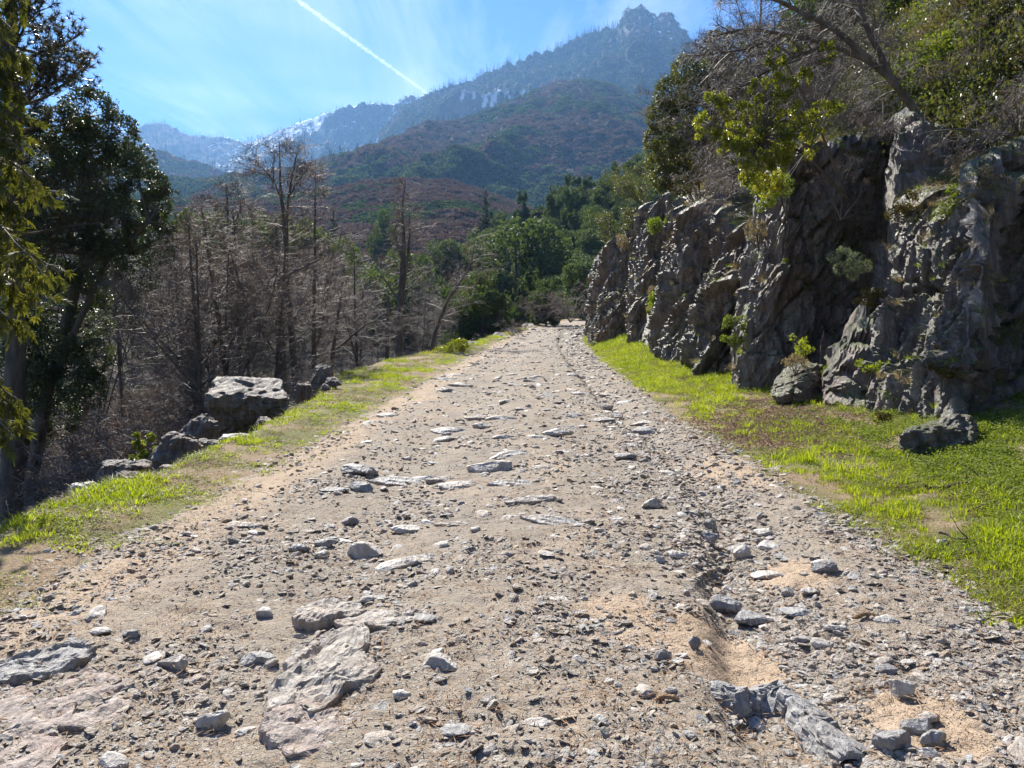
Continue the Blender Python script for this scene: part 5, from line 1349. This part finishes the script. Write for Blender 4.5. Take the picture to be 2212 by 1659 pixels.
def clothe(G, snow, n, size, seed, label, bmix, cone=0.0, v0=0., v1=1., sizev=.4, snowcut=.3, hn=.004, xlim=None, name='scrub'):
    g = np.random.default_rng(seed); R0 = 14; nr, nc = G.shape[:2]
    r = R0 + (v0 + (v1 - v0) * g.random(n)) * (nr - R0 - 2); c = g.random(n) * (nc - 2); i, j = r.astype(int), c.astype(int); u, v = (r - i)[:, None], (c - j)[:, None]
    P_ = (G[i, j] * (1 - u) + G[i + 1, j] * u) * (1 - v) + v * (G[i, j + 1] * (1 - u) + G[i + 1, j + 1] * u)
    keep = np.ones(n, bool)
    if snow is not None: keep &= g.random(n) > np.clip(snow[i, j] * 1.6 - .1, 0, .93)
    ang_ = P_[:, 0] / P_[:, 1]; keep &= (ang_ > -.72) & (ang_ < .72)
    nz = fbm(P_ * hn, 4) + .35 * fbm(P_ * hn * 6, 2); grn = nz > bmix
    P_, grn = P_[keep], grn[keep]; m = len(P_); idx = np.where(grn, g.integers(2, 4, m), g.integers(0, 2, m)); idx = np.where(g.random(m) < cone, g.integers(4, 6, m), idx)
    s = size * g.uniform(1 - sizev, 1 + sizev, m) * np.where(grn, 1.15, .95); s3 = s[:, None] * np.array([1, 1, .8]) ; s3[idx >= 4] = (size * g.uniform(.9, 1.8, (idx >= 4).sum()))[:, None] * np.array([.9, .9, 1.1])
    P_ = P_ - np.array([0, 0, .15]) * size
    return scatter(name, BP, P_, np.stack([0 * s, 0 * s, g.uniform(0, 6.28, m)], -1), s3, idx, label)
clothe(G7, None, 44000, 2.1, 1, 'rust-brown leafless scrub covering the rounded hill', .12, .003, hn=.012)
clothe(G5, None, 42000, 6.0, 2, 'mixed green and brown thickets on the hillside', .05, .01, hn=.0035)
clothe(G6, None, 9000, 7.0, 3, 'scrub on the blue spur', -.02, .03)
clothe(G3, S3, 26000, 7.5, 4, 'dark scrub and trees on the main mountain', -.12, .22, snowcut=.2)
clothe(G4, None, 2600, 6.5, 5, 'trees around the snowy shelf', -.3, .4, v0=.12)
clothe(G1, None, 9000, 7.0, 6, 'conifers on the far snowy ridge', -.5, .75, name='conifers')
clothe(G2, None, 9000, 6.5, 7, 'conifers on the rocky blue ridge', -.5, .6, name='conifers')
clothe(G8, None, 2600, 2.2, 8, 'undergrowth beneath the evergreens of the spur', .0, .0, hn=.05, name='undergrowth')
def skyline(G, n, size, seed, label, x0=0, x1=1):
    g = np.random.default_rng(seed); c = ((x0 + (x1 - x0) * g.random(n)) * (G.shape[1] - 2)).astype(int); r = g.choice([13, 14, 15, 16], n); P_ = G[r, c] + g.normal(0, 6, (n, 3)) * np.array([1, 1, 0])
    cl = fbm(P_ * .01, 2) > -.12; P_ = P_[cl]; n = len(P_); h = size * g.uniform(.5, 1.5, n)
    scatter('conifers', BP, P_ - [0, 0, 2], np.zeros((n, 3)), np.stack([h * .55, h * .55, h * 1.15], -1), g.integers(4, 6, n), label)
skyline(G1, 420, 10, 11, 'conifers fringing the far snowy ridge'); skyline(G3, 520, 9, 12, 'trees and snags along the crest of the main mountain', .08, .46); skyline(G2, 160, 8, 13, 'conifers along the rocky blue ridge')

# ------------------------------------------------------------------ growth above and on the rock face
tips_all = []
leafy('olive_shrub_tree', (7.6, 31, 5.8), pxb([(1450, 200, 40), (1480, 150, 34), (1430, 250, 38), (1470, 250, 44), (1500, 200, 40), (1440, 320, 30), (1410, 300, 24), (1480, 320, 44), (1520, 280, 40), (1540, 160, 40), (1430, 380, 30), (1470, 390, 36), (1560, 230, 46), (1580, 160, 44), (1540, 340, 44), (1600, 220, 46), (1560, 100, 40), (1410, 350, 18), (1500, 370, 30)], 30, dd=.9), 34000, .11, M['shrubleaf'],
      'olive-leaved small tree overhanging the rock face above the track', 'tree', 15, .5, holes=.8, hs=2.0)
lau = [(1545, 205, 22), (1530, 260, 26), (1580, 235, 26), (1600, 290, 34), (1645, 250, 30), (1660, 300, 38), (1700, 300, 36), (1690, 350, 30), (1640, 350, 34), (1660, 395, 26), (1600, 330, 26), (1690, 220, 26), (1700, 170, 22), (1680, 130, 20), (1715, 100, 16), (1740, 240, 30), (1745, 300, 26), (1790, 230, 22), (1560, 300, 22), (1510, 285, 12), (1740, 170, 18), (1790, 110, 16), (1610, 380, 20), (1640, 190, 22)]
leafy('laurel_shrub', W(1800, 420, 18), split(pxb(lau, 15.6, dd=.45), 9, np.random.default_rng(5), .46, .95), 15000, .085, M['laurel'], 'bright yellow-green laurel hanging over the tall slab', 'shrub', 16, .3, holes=.9, hs=4.5, up=.8, shell=.3,
      trunks=[([W(1830, 430, 17.4), W(1740, 330, 16), W(1640, 300, 15.6), W(1540, 270, 15.6)], .03), ([W(1830, 430, 17.4), W(1760, 250, 16), W(1700, 140, 15.6)], .03)])
leafy('creeper', W(1700, 440, 17.2), pxb([(1640, 400, 26), (1660, 430, 20), (1690, 400, 26), (1640, 450, 12), (1625, 370, 20)], 16.9, dd=.2), 2600, .05, M['ivy'], 'fine green creeper trailing below the laurel', 'creeper', 17, .6, holes=.7, hs=5)
D0 = 16
spine_tree(61, [(wp([(1975, 235), (1940, 190), (1880, 130), (1790, 95), (1700, 75), (1610, 60), (1540, 78)], D0), .08, .015, 34), (wp([(1880, 130), (1800, 60), (1700, 10), (1600, -30), (1530, -20)], D0), .07, .015, 30),
                (wp([(1940, 190), (1870, 60), (1840, -60), (1790, -200)], D0), .07, .02, 22), (wp([(1790, 95), (1700, 130), (1620, 175), (1560, 220)], D0), .04, .01, 26), (wp([(1700, 75), (1600, 110), (1500, 120)], D0 + .5), .035, .01, 16)],
           'bare spreading tree with dark limbs reaching out above the rock face', L0=1.1, L1=.5, t0=.12, sub=8, twigs=6, tw=.22, rt=.0035, buds=False, lift=.1, grav=-.25, side=(-.5, 0, 0))
for k, (a, b, D, s, lab) in enumerate([(1600, 330, 19, .55, 'grey tangle of dead twigs behind the laurel'), (1560, 400, 23, .6, 'hanging bare brushwood left of the leaning slab ridge'), (1520, 330, 26, .6, 'bare brushwood under the olive-leaved tree'), (1820, 420, 17.5, .45, 'dark brushwood at the top of the tall slab'),
                                       (2190, 300, 13.8, .4, 'dry arching brushwood at the right edge above the big outcrop'), (2200, 220, 13.8, .6, 'dry brushwood high at the right edge'), (1900, 240, 17.6, .45, 'brushwood left of the perched block'), (1750, 200, 20, .7, 'twiggy bush behind the laurel, high on the slope'), (2110, 130, 18, .6, 'leafless bush high on the slope at the right')]):
    p = W(a, b, D); copy_thing(BS[k % 3], (p[0], p[1], p[2] - .5), (g.uniform(-.3, .3), -0.5, k * 1.3), (s, s, s * .8), lab)
leafy('rosemary_bush', W(1880, 600, 16.6), pxb([(1800, 555, 14), (1822, 545, 16), (1845, 560, 18), (1815, 580, 16), (1845, 590, 18), (1870, 575, 16)], 15.6, dd=.25), 2600, .05, leaf_mat('grey_green_leaf', [(0.07, 0.09, 0.06), (0.15, 0.18, 0.12), (0.27, 0.30, 0.20)], .5, .4, .3), 'grey-green needle-leaved bush growing out of the tall slab', 'bush', 18, .25, holes=.4, hs=5)
for k, (a, b, D, r, n, mt, lab, nm) in enumerate([
    (1590, 695, 18.6, .28, 700, 'ivy', 'dark green ivy clump in the cleft below the leaning ridge', 'ivy_clump'), (1588, 735, 18.3, .26, 700, 'ivy', 'lower ivy clump at the foot of the same cleft', 'ivy_clump'), (1735, 742, 16.5, .3, 600, 'grass', 'shaded green ferns in the hollow at the slab foot', 'fern_clump'),
    (1720, 785, 15.6, .28, 900, 'drygrass', 'grass cap on the fallen boulder', 'grass_clump'), (1800, 800, 14.8, .16, 400, 'ivy', 'pale leafy plant between the fallen boulder and the rubble rib', 'leafy_plant'), (1880, 790, 13.6, .16, 400, 'grass', 'green tuft low on the rubble rib', 'grass_clump'),
    (1872, 640, 14.5, .25, 600, 'moss', 'brown mossy growth at the top of the rubble rib', 'moss_clump'), (2070, 425, 13.4, .35, 1500, 'ivy', 'bright green leafy patch on top of the big outcrop', 'leafy_plant'), (1965, 440, 15.0, .3, 900, 'moss', 'brown mossy cushion on the left shoulder of the big outcrop', 'moss_clump'),
    (2130, 395, 12.6, .35, 1200, 'drygrass', 'straw-coloured grass on top of the big outcrop', 'grass_clump'), (1440, 655, 31, .6, 1600, 'ivy', 'bright green growth on the low ledge', 'leafy_plant'), (1425, 625, 32, .4, 900, 'drygrass', 'dry grass at the lip of the low ledge', 'grass_clump'),
    (1640, 490, 18.9, .35, 1100, 'drygrass', 'dry grass on the shoulder of the leaning ridge', 'grass_clump'), (1665, 560, 19.5, .3, 900, 'drygrass', 'dry grass lower on the same shoulder', 'grass_clump'), (1500, 480, 27, .5, 1200, 'drygrass', 'pale grass above the third outcrop', 'grass_clump'), (1450, 490, 30, .7, 2000, 'ivy', 'sunlit green patch on top of the fourth outcrop', 'leafy_plant'),
    (2035, 800, 11.3, .14, 400, 'moss', 'brown moss at the base of the big outcrop', 'moss_clump'), (1905, 905, 11.9, .16, 500, 'moss', 'rusty moss at the toe of the big outcrop', 'moss_clump'), (1365, 520, 41, .7, 1500, 'drygrass', 'grassy top of the farthest outcrop', 'grass_clump'), (1400, 470, 38, .9, 2200, 'shrubleaf', 'olive bush on top of the farthest outcrop', 'olive_bush'),
    (1345, 480, 46, 1.3, 3000, 'shrubleaf', 'olive bush behind the farthest outcrop', 'olive_bush'), (1310, 470, 60, 1.9, 3500, 'forest', 'green bush where the slope meets the wooded spur', 'green_bush'), (1350, 400, 62, 2.0, 3500, 'forest', 'rounded green bush high behind the farthest outcrop', 'green_bush'), (1395, 400, 50, 1.6, 3500, 'shrubleaf', 'olive bush high on the slope left of the overhanging tree', 'olive_bush')]):
    p = W(a, b, D); leafy(nm, (p[0], p[1], p[2] - r), [((p[0] + r * 1.0 * g.uniform(-1, 1), p[1] + r * .8 * g.uniform(-1, 1), p[2] + r * .6 * g.uniform(-1, .8)), r * g.uniform(.2, .5)) for _ in range(12)], n, .055 if r < .5 else .11, M[mt], lab, nm.replace('_', ' ').split()[-1] if nm != 'ivy_clump' else 'ivy', 300 + k, .3 if 'grass' in mt else .55, holes=.5, hs=5 / r * .4, up=1.0 if 'grass' in mt else .2)

# trees standing on the slope above the track
g = np.random.default_rng(909)
for k, (px, pyt, D, kind, lab) in enumerate([(1560, 60, 27, 0, 'leafless grey tree behind the overhanging olive tree'), (1620, -40, 25, 1, 'leafless tree above the laurel'), (1700, -60, 24, 2, 'leafless tree high above the tall slab'), (1660, 40, 30, 1, 'thin leafless tree farther up the slope'), (1750, 60, 21, 1, 'low leafless tree just behind the laurel'), (1520, 90, 34, 2, 'leafless tree at the left end of the slope')]):
    x = (px - 1106) / F * D; x = max(x, XB(D) + 1.4); z0 = gz(x, D); H = EYE + (709 - pyt) / F * D - z0; s = max(.35, H / (11.5, 10, 9)[kind]); copy_thing(BT[kind], (x, D, z0 - .2), (0, -.15, k * 1.7), (s * 1.25, s * 1.25, s), lab).pop('group', None)
for k, (px, pyt, D, kind, w, lab) in enumerate([(1640, 60, 33, 0, .9, 'olive evergreen on the slope behind the leafless trees'), (1760, -30, 30, 1, .9, 'dark evergreen at the top of the slope'), (1930, -90, 27, 0, .9, 'evergreen at the top edge above the perched block'), (2100, -60, 24, 1, .8, 'evergreen high at the right edge'), (1480, 250, 48, 0, 1, 'evergreen behind the overhanging olive tree')]):
    x = (px - 1106) / F * D; z0 = gz(x, D); H = EYE + (709 - pyt) / F * D - z0; s = max(.3, H / 7.6); copy_thing(EV[kind], (x, D, z0 - .3), (0, 0, k * 2.1), (s * w, s * w, s), lab).pop('group', None)

# cover for the slope above: leaf tufts, dry grass, bare sprays (uncountable)
def tuft_proto(seed, mat, n, h, w, spread, bend=.4, leafs=False):
    g = np.random.default_rng(seed)
    if leafs:
        C_ = g.normal(0, spread, (n, 3)); C_[:, 2] = np.abs(C_[:, 2]) * .8 + h * .3; a, b = perp_pair(n, g, .2); Vl, Fl = leaf_quads(C_, a * w, b * w * .7, .3); return proto('tuft', mesh_from('tuft', Vl, Fl, mat, False, fattr={'var': np.repeat(g.random(n), 2)}))
    az = g.uniform(0, 6.28, n); r0 = spread * np.sqrt(g.random(n)); B_ = np.stack([np.cos(az) * r0, np.sin(az) * r0, 0 * r0 - .01], -1); az2 = az + g.normal(0, .7, n); L_ = h * g.uniform(.5, 1.25, n); bd = bend * g.uniform(.3, 1.4, n)
    dirh = np.stack([np.cos(az2), np.sin(az2), 0 * az2], -1); sd = np.stack([-np.sin(az2), np.cos(az2), 0 * az2], -1) * w
    M1 = B_ + dirh * (L_ * bd * .3)[:, None] + np.array([0, 0, 1]) * (L_ * .6)[:, None]; T_ = B_ + dirh * (L_ * bd)[:, None] + np.array([0, 0, 1]) * (L_ * np.clip(1 - bd * .35, .2, 1))[:, None]
    Vg = np.stack([B_ - sd, B_ + sd, M1 + sd * .7, M1 - sd * .7, T_], 1).reshape(-1, 3); i = np.arange(n)[:, None] * 5
    return proto('tuft', mesh_from('tuft', Vg, [i + np.array([[0, 1, 2, 3]]), i + np.array([[3, 2, 4]])], mat, False, fattr={'var': np.concatenate([g.random(n)] * 2)}))
GT = [tuft_proto(1, M['grass'], 26, .05, .0022, .05), tuft_proto(2, M['grass'], 30, .075, .0024, .05), tuft_proto(3, M['grass'], 22, .13, .003, .04, .5), tuft_proto(4, M['drygrass'], 16, .07, .0016, .05, .9), tuft_proto(5, M['ivy'], 26, .02, .011, .05, leafs=True), tuft_proto(6, M['drygrass'], 22, .28, .004, .06, .8)]
def ground_cover(name, n, D0_, D1_, side, seed, label):
    g = np.random.default_rng(seed); D = D0_ * np.exp(g.random(n) * math.log(D1_ / D0_)); cx = CX(D)
    if side < 0: s = -(2.3 + g.random(n) ** 1.3 * (BL(D) + .35 - 2.3)); x = cx + s
    else: xr = np.minimum(XB(D) + .3, D * .72); w = np.maximum(xr - cx - 2.7, .3); x = cx + 2.7 + g.random(n) ** .85 * w; s = x - cx
    P_ = P3(x, D, 2.); nz = fbm(P_ * np.array([.9, .9, 1]), 3); edge = sstep(2.6 if side > 0 else 2.25, 3.3 if side > 0 else 3.05, np.abs(s) - .35 * fbm(P_ * 1.6, 2))
    den = np.clip(.55 + 1.9 * nz, .06, 1) * edge * (.25 + .75 * sstep(2.9, 4.2 if side > 0 else 3.4, np.abs(s)))
    if side > 0:
        den *= (1 - .8 * sstep(.02, .22, fbm(P_ * np.array([1.3, 1.3, 1]) + 60, 4)) * (D < 16))
        den *= 1 - .85 * np.exp(-(((x - 4.9) / 1.0) ** 2 + ((D - 14.2) / 2.4) ** 2)); den = np.where((D > 18), np.maximum(den, .8 * edge), den); near_ivy = sstep(3.9, 5.2, s) * (D < 14)
    else: near_ivy = 0 * s; den *= .9
    keep = g.random(n) < den; x, D, s, nz, near_ivy = x[keep], D[keep], s[keep], nz[keep], near_ivy[keep]; m = len(x); u = g.random(m)
    idx = np.where(u < .45, 0, np.where(u < .8, 1, 2)); n2 = fbm(P3(x * .7, D * .7, 8.), 3); idx = np.where(g.random(m) < np.clip(.5 - 1.6 * n2 * (1 if side < 0 else .8), .1, .9) * (1.2 if side < 0 else .7), 3, idx)
    idx = np.where(g.random(m) < np.where(side > 0, .12 + .75 * near_ivy, .12), 4, idx)
    sc = g.uniform(.7, 1.35, m) * (1 + D * .022); hgt = sc * (1.0 + .9 * np.clip(n2 * 2, 0, 1)) * (.45 if side < 0 else .7)
    hgt = hgt * (0.45 + .55 * sstep(2.8, 3.7, np.abs(s)))
    scatter(name, GT, np.column_stack([x, D, ground_z(x, D)]), np.stack([g.normal(0, .12, m), g.normal(0, .12, m), g.uniform(0, 6.28, m)], -1), np.stack([sc, sc, hgt], -1), idx, label)
ground_cover('grass', 26000, 4.2, 75, -1, 1, 'short green and straw grass on the left verge')
ground_cover('grass', 60000, 4.0, 60, 1, 2, 'bright green grass and clover on the right verge')
# slope cover
ev(1180, 705, 600, 84, 0, 'green bushy tree close beside the upright grey-green tree', .8); ev(1275, 700, 560, 105, 1, 'green evergreen just behind the farthest outcrop'); ev(1225, 690, 540, 140, 2, 'slender evergreen behind the bend'); ev(1080, 740, 620, 70, 2, 'dark shaded evergreen at the brink before the bend')
SP = [tuft_proto(11, M['ivy'], 60, .10, .035, .22, leafs=True), tuft_proto(12, M['drygrass'], 46, .45, .006, .16, 1.0), tuft_proto(13, M['grass'], 40, .25, .006, .16, .8), tuft_proto(14, M['shrubleaf'], 90, .15, .04, .3, leafs=True), proto('twigs', BS[0].children[0].data)]
g = np.random.default_rng(66); n = 15000; pxs = g.uniform(1330, 2320, n); D = 11 + 40 * g.random(n) ** 1.6; x = (pxs - 1106) / F * D
ok = (x > XB(D) + np.where(D < 17, 1.9, .9)) & (x < XB(D) + 20); x, D = x[ok], D[ok]; z = ground_z(x, D); py = 709 - (z - EYE) / D * F; ok = (py > -120) & (py < 640); x, D, z = x[ok], D[ok], z[ok]; m = len(x)
nz = fbm(P3(x * .35, D * .35, 1.), 3); idx = np.where(nz > .02, 0, np.where(nz > -.14, 3, 1)); u = g.random(m); idx = np.where(u < .16, 2, np.where(u < .30, 1, np.where(u < .335, 4, idx))); s = g.uniform(.7, 1.5, m) * np.where(idx == 4, .3, 1)
scatter('undergrowth', SP, np.column_stack([x, D, z]), np.stack([g.normal(0, .2, m), -.5 + g.normal(0, .2, m), g.uniform(0, 6.28, m) * 0 + g.uniform(-.6, .6, m)], -1), np.stack([s, s, s], -1), idx, 'tangled grass, ivy and low scrub on the slope above the rock face')
# greenery lodged on ledges of the rock face itself
pts = []
for k, G in enumerate(FACES[:5]):
    e1 = G[1:, :-1] - G[:-1, :-1]; e2 = G[:-1, 1:] - G[:-1, :-1]; nn = np.cross(e1, e2); nn /= np.linalg.norm(nn, axis=2)[:, :, None] + 1e-9; nn *= np.sign((nn[:, :, 1] * -1 + nn[:, :, 0] * -1))[:, :, None]
    up = np.abs(nn[:, :, 2]); Pq = G[:-1, :-1]; msk = (up > .62) & (g.random(up.shape) < .05); msk[-14:] = (g.random(msk[-14:].shape) < .10); pts.append(Pq[msk])
pts = np.concatenate(pts); m = len(pts); idx = g.choice([0, 1, 2, 3], m, p=[.2, .45, .2, .15]); s = g.uniform(.2, .5, m); s = np.where(idx == 3, s * .7, s)
scatter('ledge_plants', SP, pts, np.stack([g.normal(0, .3, m), g.normal(-.3, .3, m), g.uniform(0, 6.28, m)], -1), np.stack([s, s, s], -1), idx, 'grass and small plants lodged on ledges of the rock face')
# far floor of the valley and left bank: low brush
n = 9000; D = 8 * np.exp(g.random(n) * math.log(16)); x = (g.uniform(-100, 1150, n) - 1106) / F * D; ok = (x < CX(D) - BL(D) - np.where(D < 20, 4.0, 1.2)); x, D = x[ok], D[ok]; m = len(x); z = ground_z(x, D)
VP = [proto('twigs', BS[1].children[0].data), SP[1], SP[3], proto('twigs', BS[2].children[0].data)]; idx = g.choice([0, 1, 2, 3], m, p=[.07, .6, .26, .07]); s = g.uniform(.6, 1.3, m) * np.where((idx == 0) | (idx == 3), .55, 1)
scatter('undergrowth', VP, np.column_stack([x, D, z]), np.stack([0 * s, 0 * s, g.uniform(0, 6.28, m)], -1), np.stack([s, s, s], -1), idx, 'brown undergrowth on the valley floor')
# fallen branches on the right verge
for k, (pl, r, lab) in enumerate([([(2000, 1062), (2060, 1058), (2110, 1045), (2165, 1028)], .018, 'dark fallen branch lying on the green bank at the right'), ([(2030, 1165), (2100, 1180), (2160, 1190), (2215, 1205)], .012, 'long thin dark stick low on the right verge'),
                                  ([(1890, 985), (1930, 972), (1975, 958), (2000, 940)], .009, 'thin bent twig left of the sunken mossy boulder'), ([(1895, 1040), (1925, 1050), (1950, 1065), (1965, 1072)], .008, 'short pale twig in the grass by the track'), ([(2090, 1110), (2150, 1095), (2190, 1120), (2215, 1150)], .006, 'thin curved twig at the right edge')]):
    A = np.array([hit(a, b) for a, b in pl]) + np.array([0, 0, .04]); t = np.linspace(0, 1, 16); P_ = np.stack([np.interp(t, np.linspace(0, 1, 4), A[:, q]) for q in range(3)], -1) + g.normal(0, .008, (16, 3)); b0 = P_[0].copy(); ln = [(P_ - b0, np.linspace(r, r * .5, 16), 7)]
    for q in (4, 8, 11): e, _ = wander(P_[q] - b0, (g.normal(), g.normal(), .6), .25, 4, g, .3); ln.append((e, np.linspace(r * .4, .002, 5), 4))
    link('fallen_branch', twig_mesh('fallen_branch', ln, M['wood_dark']), loc=b0, label=lab, category='branch')

# ------------------------------------------------------------------ air and contrail
import bmesh as _bm
def box_mesh(name, lo, hi):
    x0, y0, z0 = lo; x1, y1, z1 = hi
    Vb = np.array([[x0, y0, z0], [x1, y0, z0], [x1, y1, z0], [x0, y1, z0], [x0, y0, z1], [x1, y0, z1], [x1, y1, z1], [x0, y1, z1]])
    Fb = np.array([[0, 3, 2, 1], [4, 5, 6, 7], [0, 1, 5, 4], [1, 2, 6, 5], [2, 3, 7, 6], [3, 0, 4, 7]])
    return mesh_from(name, Vb, Fb)
hm = bpy.data.materials.new('valley_air'); hm.use_nodes = True
hn, hl_ = hm.node_tree.nodes, hm.node_tree.links; hn.clear()
ho = hn.new('ShaderNodeOutputMaterial'); hv = hn.new('ShaderNodeVolumePrincipled')
hv.inputs['Color'].default_value = (0.25, 0.52, 1.0, 1)
hv.inputs['Density'].default_value = 0.0001
hv.inputs['Anisotropy'].default_value = 0.35
hl_.new(hv.outputs[0], ho.inputs['Volume'])
me = box_mesh('haze', (-5200, -600, -45), (5200, 6600, 1950)); me.materials.append(hm)
link('haze', me, kind='stuff', label='thin bluish valley haze')

# the contrail, a long ragged ribbon of ice cloud far above
def contrail():
    g = np.random.default_rng(3); Z = 9000.0
    def hi(px, py):
        d = ray(px, py); k = (Z - EYE) / d[2]; return np.array([d[0] * k, k, Z])
    a, b = hi(600, -30), hi(930, 207)
    a = a + (a - b) * .25; b = b + (b - a) * .0; n, k = 500, 14
    t = np.linspace(0, 1, n); C_ = a[None] * (1 - t[:, None]) + b[None] * t[:, None]
    d = (b - a) / np.linalg.norm(b - a); s = np.cross(d, [0, 0, 1]); s /= np.linalg.norm(s); u = np.array([0, 0, 1.0])
    L_ = np.linalg.norm(b - a); tt = t * L_ / 400
    r = 95 * (1 + .35 * fbm(P3(tt, tt * 0, 1.), 4)) * (1.1 - .25 * t) * sstep(0, .02, 1 - t)
    th = np.arange(k) / k * 2 * math.pi
    G = C_[:, None] + r[:, None, None] * (np.cos(th)[None, :, None] * s + .7 * np.sin(th)[None, :, None] * u)
    G += (40 * fbm(G.reshape(-1, 3) / 160, 3)).reshape(n, k, 1) * s
    idx = np.arange(n * k).reshape(n, k); nx = np.roll(idx, -1, 1); Fq = np.stack([idx[:-1], nx[:-1], nx[1:], idx[1:]], -1).reshape(-1, 4)
    m, N, L = newmat('ice_cloud'); o = N.new('ShaderNodeOutputMaterial'); tr = N.new('ShaderNodeBsdfTransparent'); tl = N.new('ShaderNodeBsdfTranslucent'); df = N.new('ShaderNodeBsdfDiffuse'); m1 = N.new('ShaderNodeMixShader'); m2 = N.new('ShaderNodeMixShader')
    tl.inputs[0].default_value = (.95, .95, .95, 1); df.inputs[0].default_value = (.95, .95, .95, 1); m1.inputs[0].default_value = .5; L.new(tl.outputs[0], m1.inputs[1]); L.new(df.outputs[0], m1.inputs[2])
    lw = N.new('ShaderNodeLayerWeight'); lw.inputs[0].default_value = .5
    f = rng_(N, L, noise(N, L, geo(N, 'Position'), .004, 5, .7), .3, .7, .1, .75); f = math_(N, L, 'MULTIPLY', f, rng_(N, L, lw.outputs['Facing'], .95, .2, 0, .8))
    L.new(f, m2.inputs[0]); L.new(tr.outputs[0], m2.inputs[1]); L.new(m1.outputs[0], m2.inputs[2]); L.new(m2.outputs[0], o.inputs['Surface'])
    link('contrail', mesh_from('contrail', G.reshape(-1, 3), Fq, m, True), label='white contrail slanting down across the blue sky to the ridge', category='contrail')
contrail()
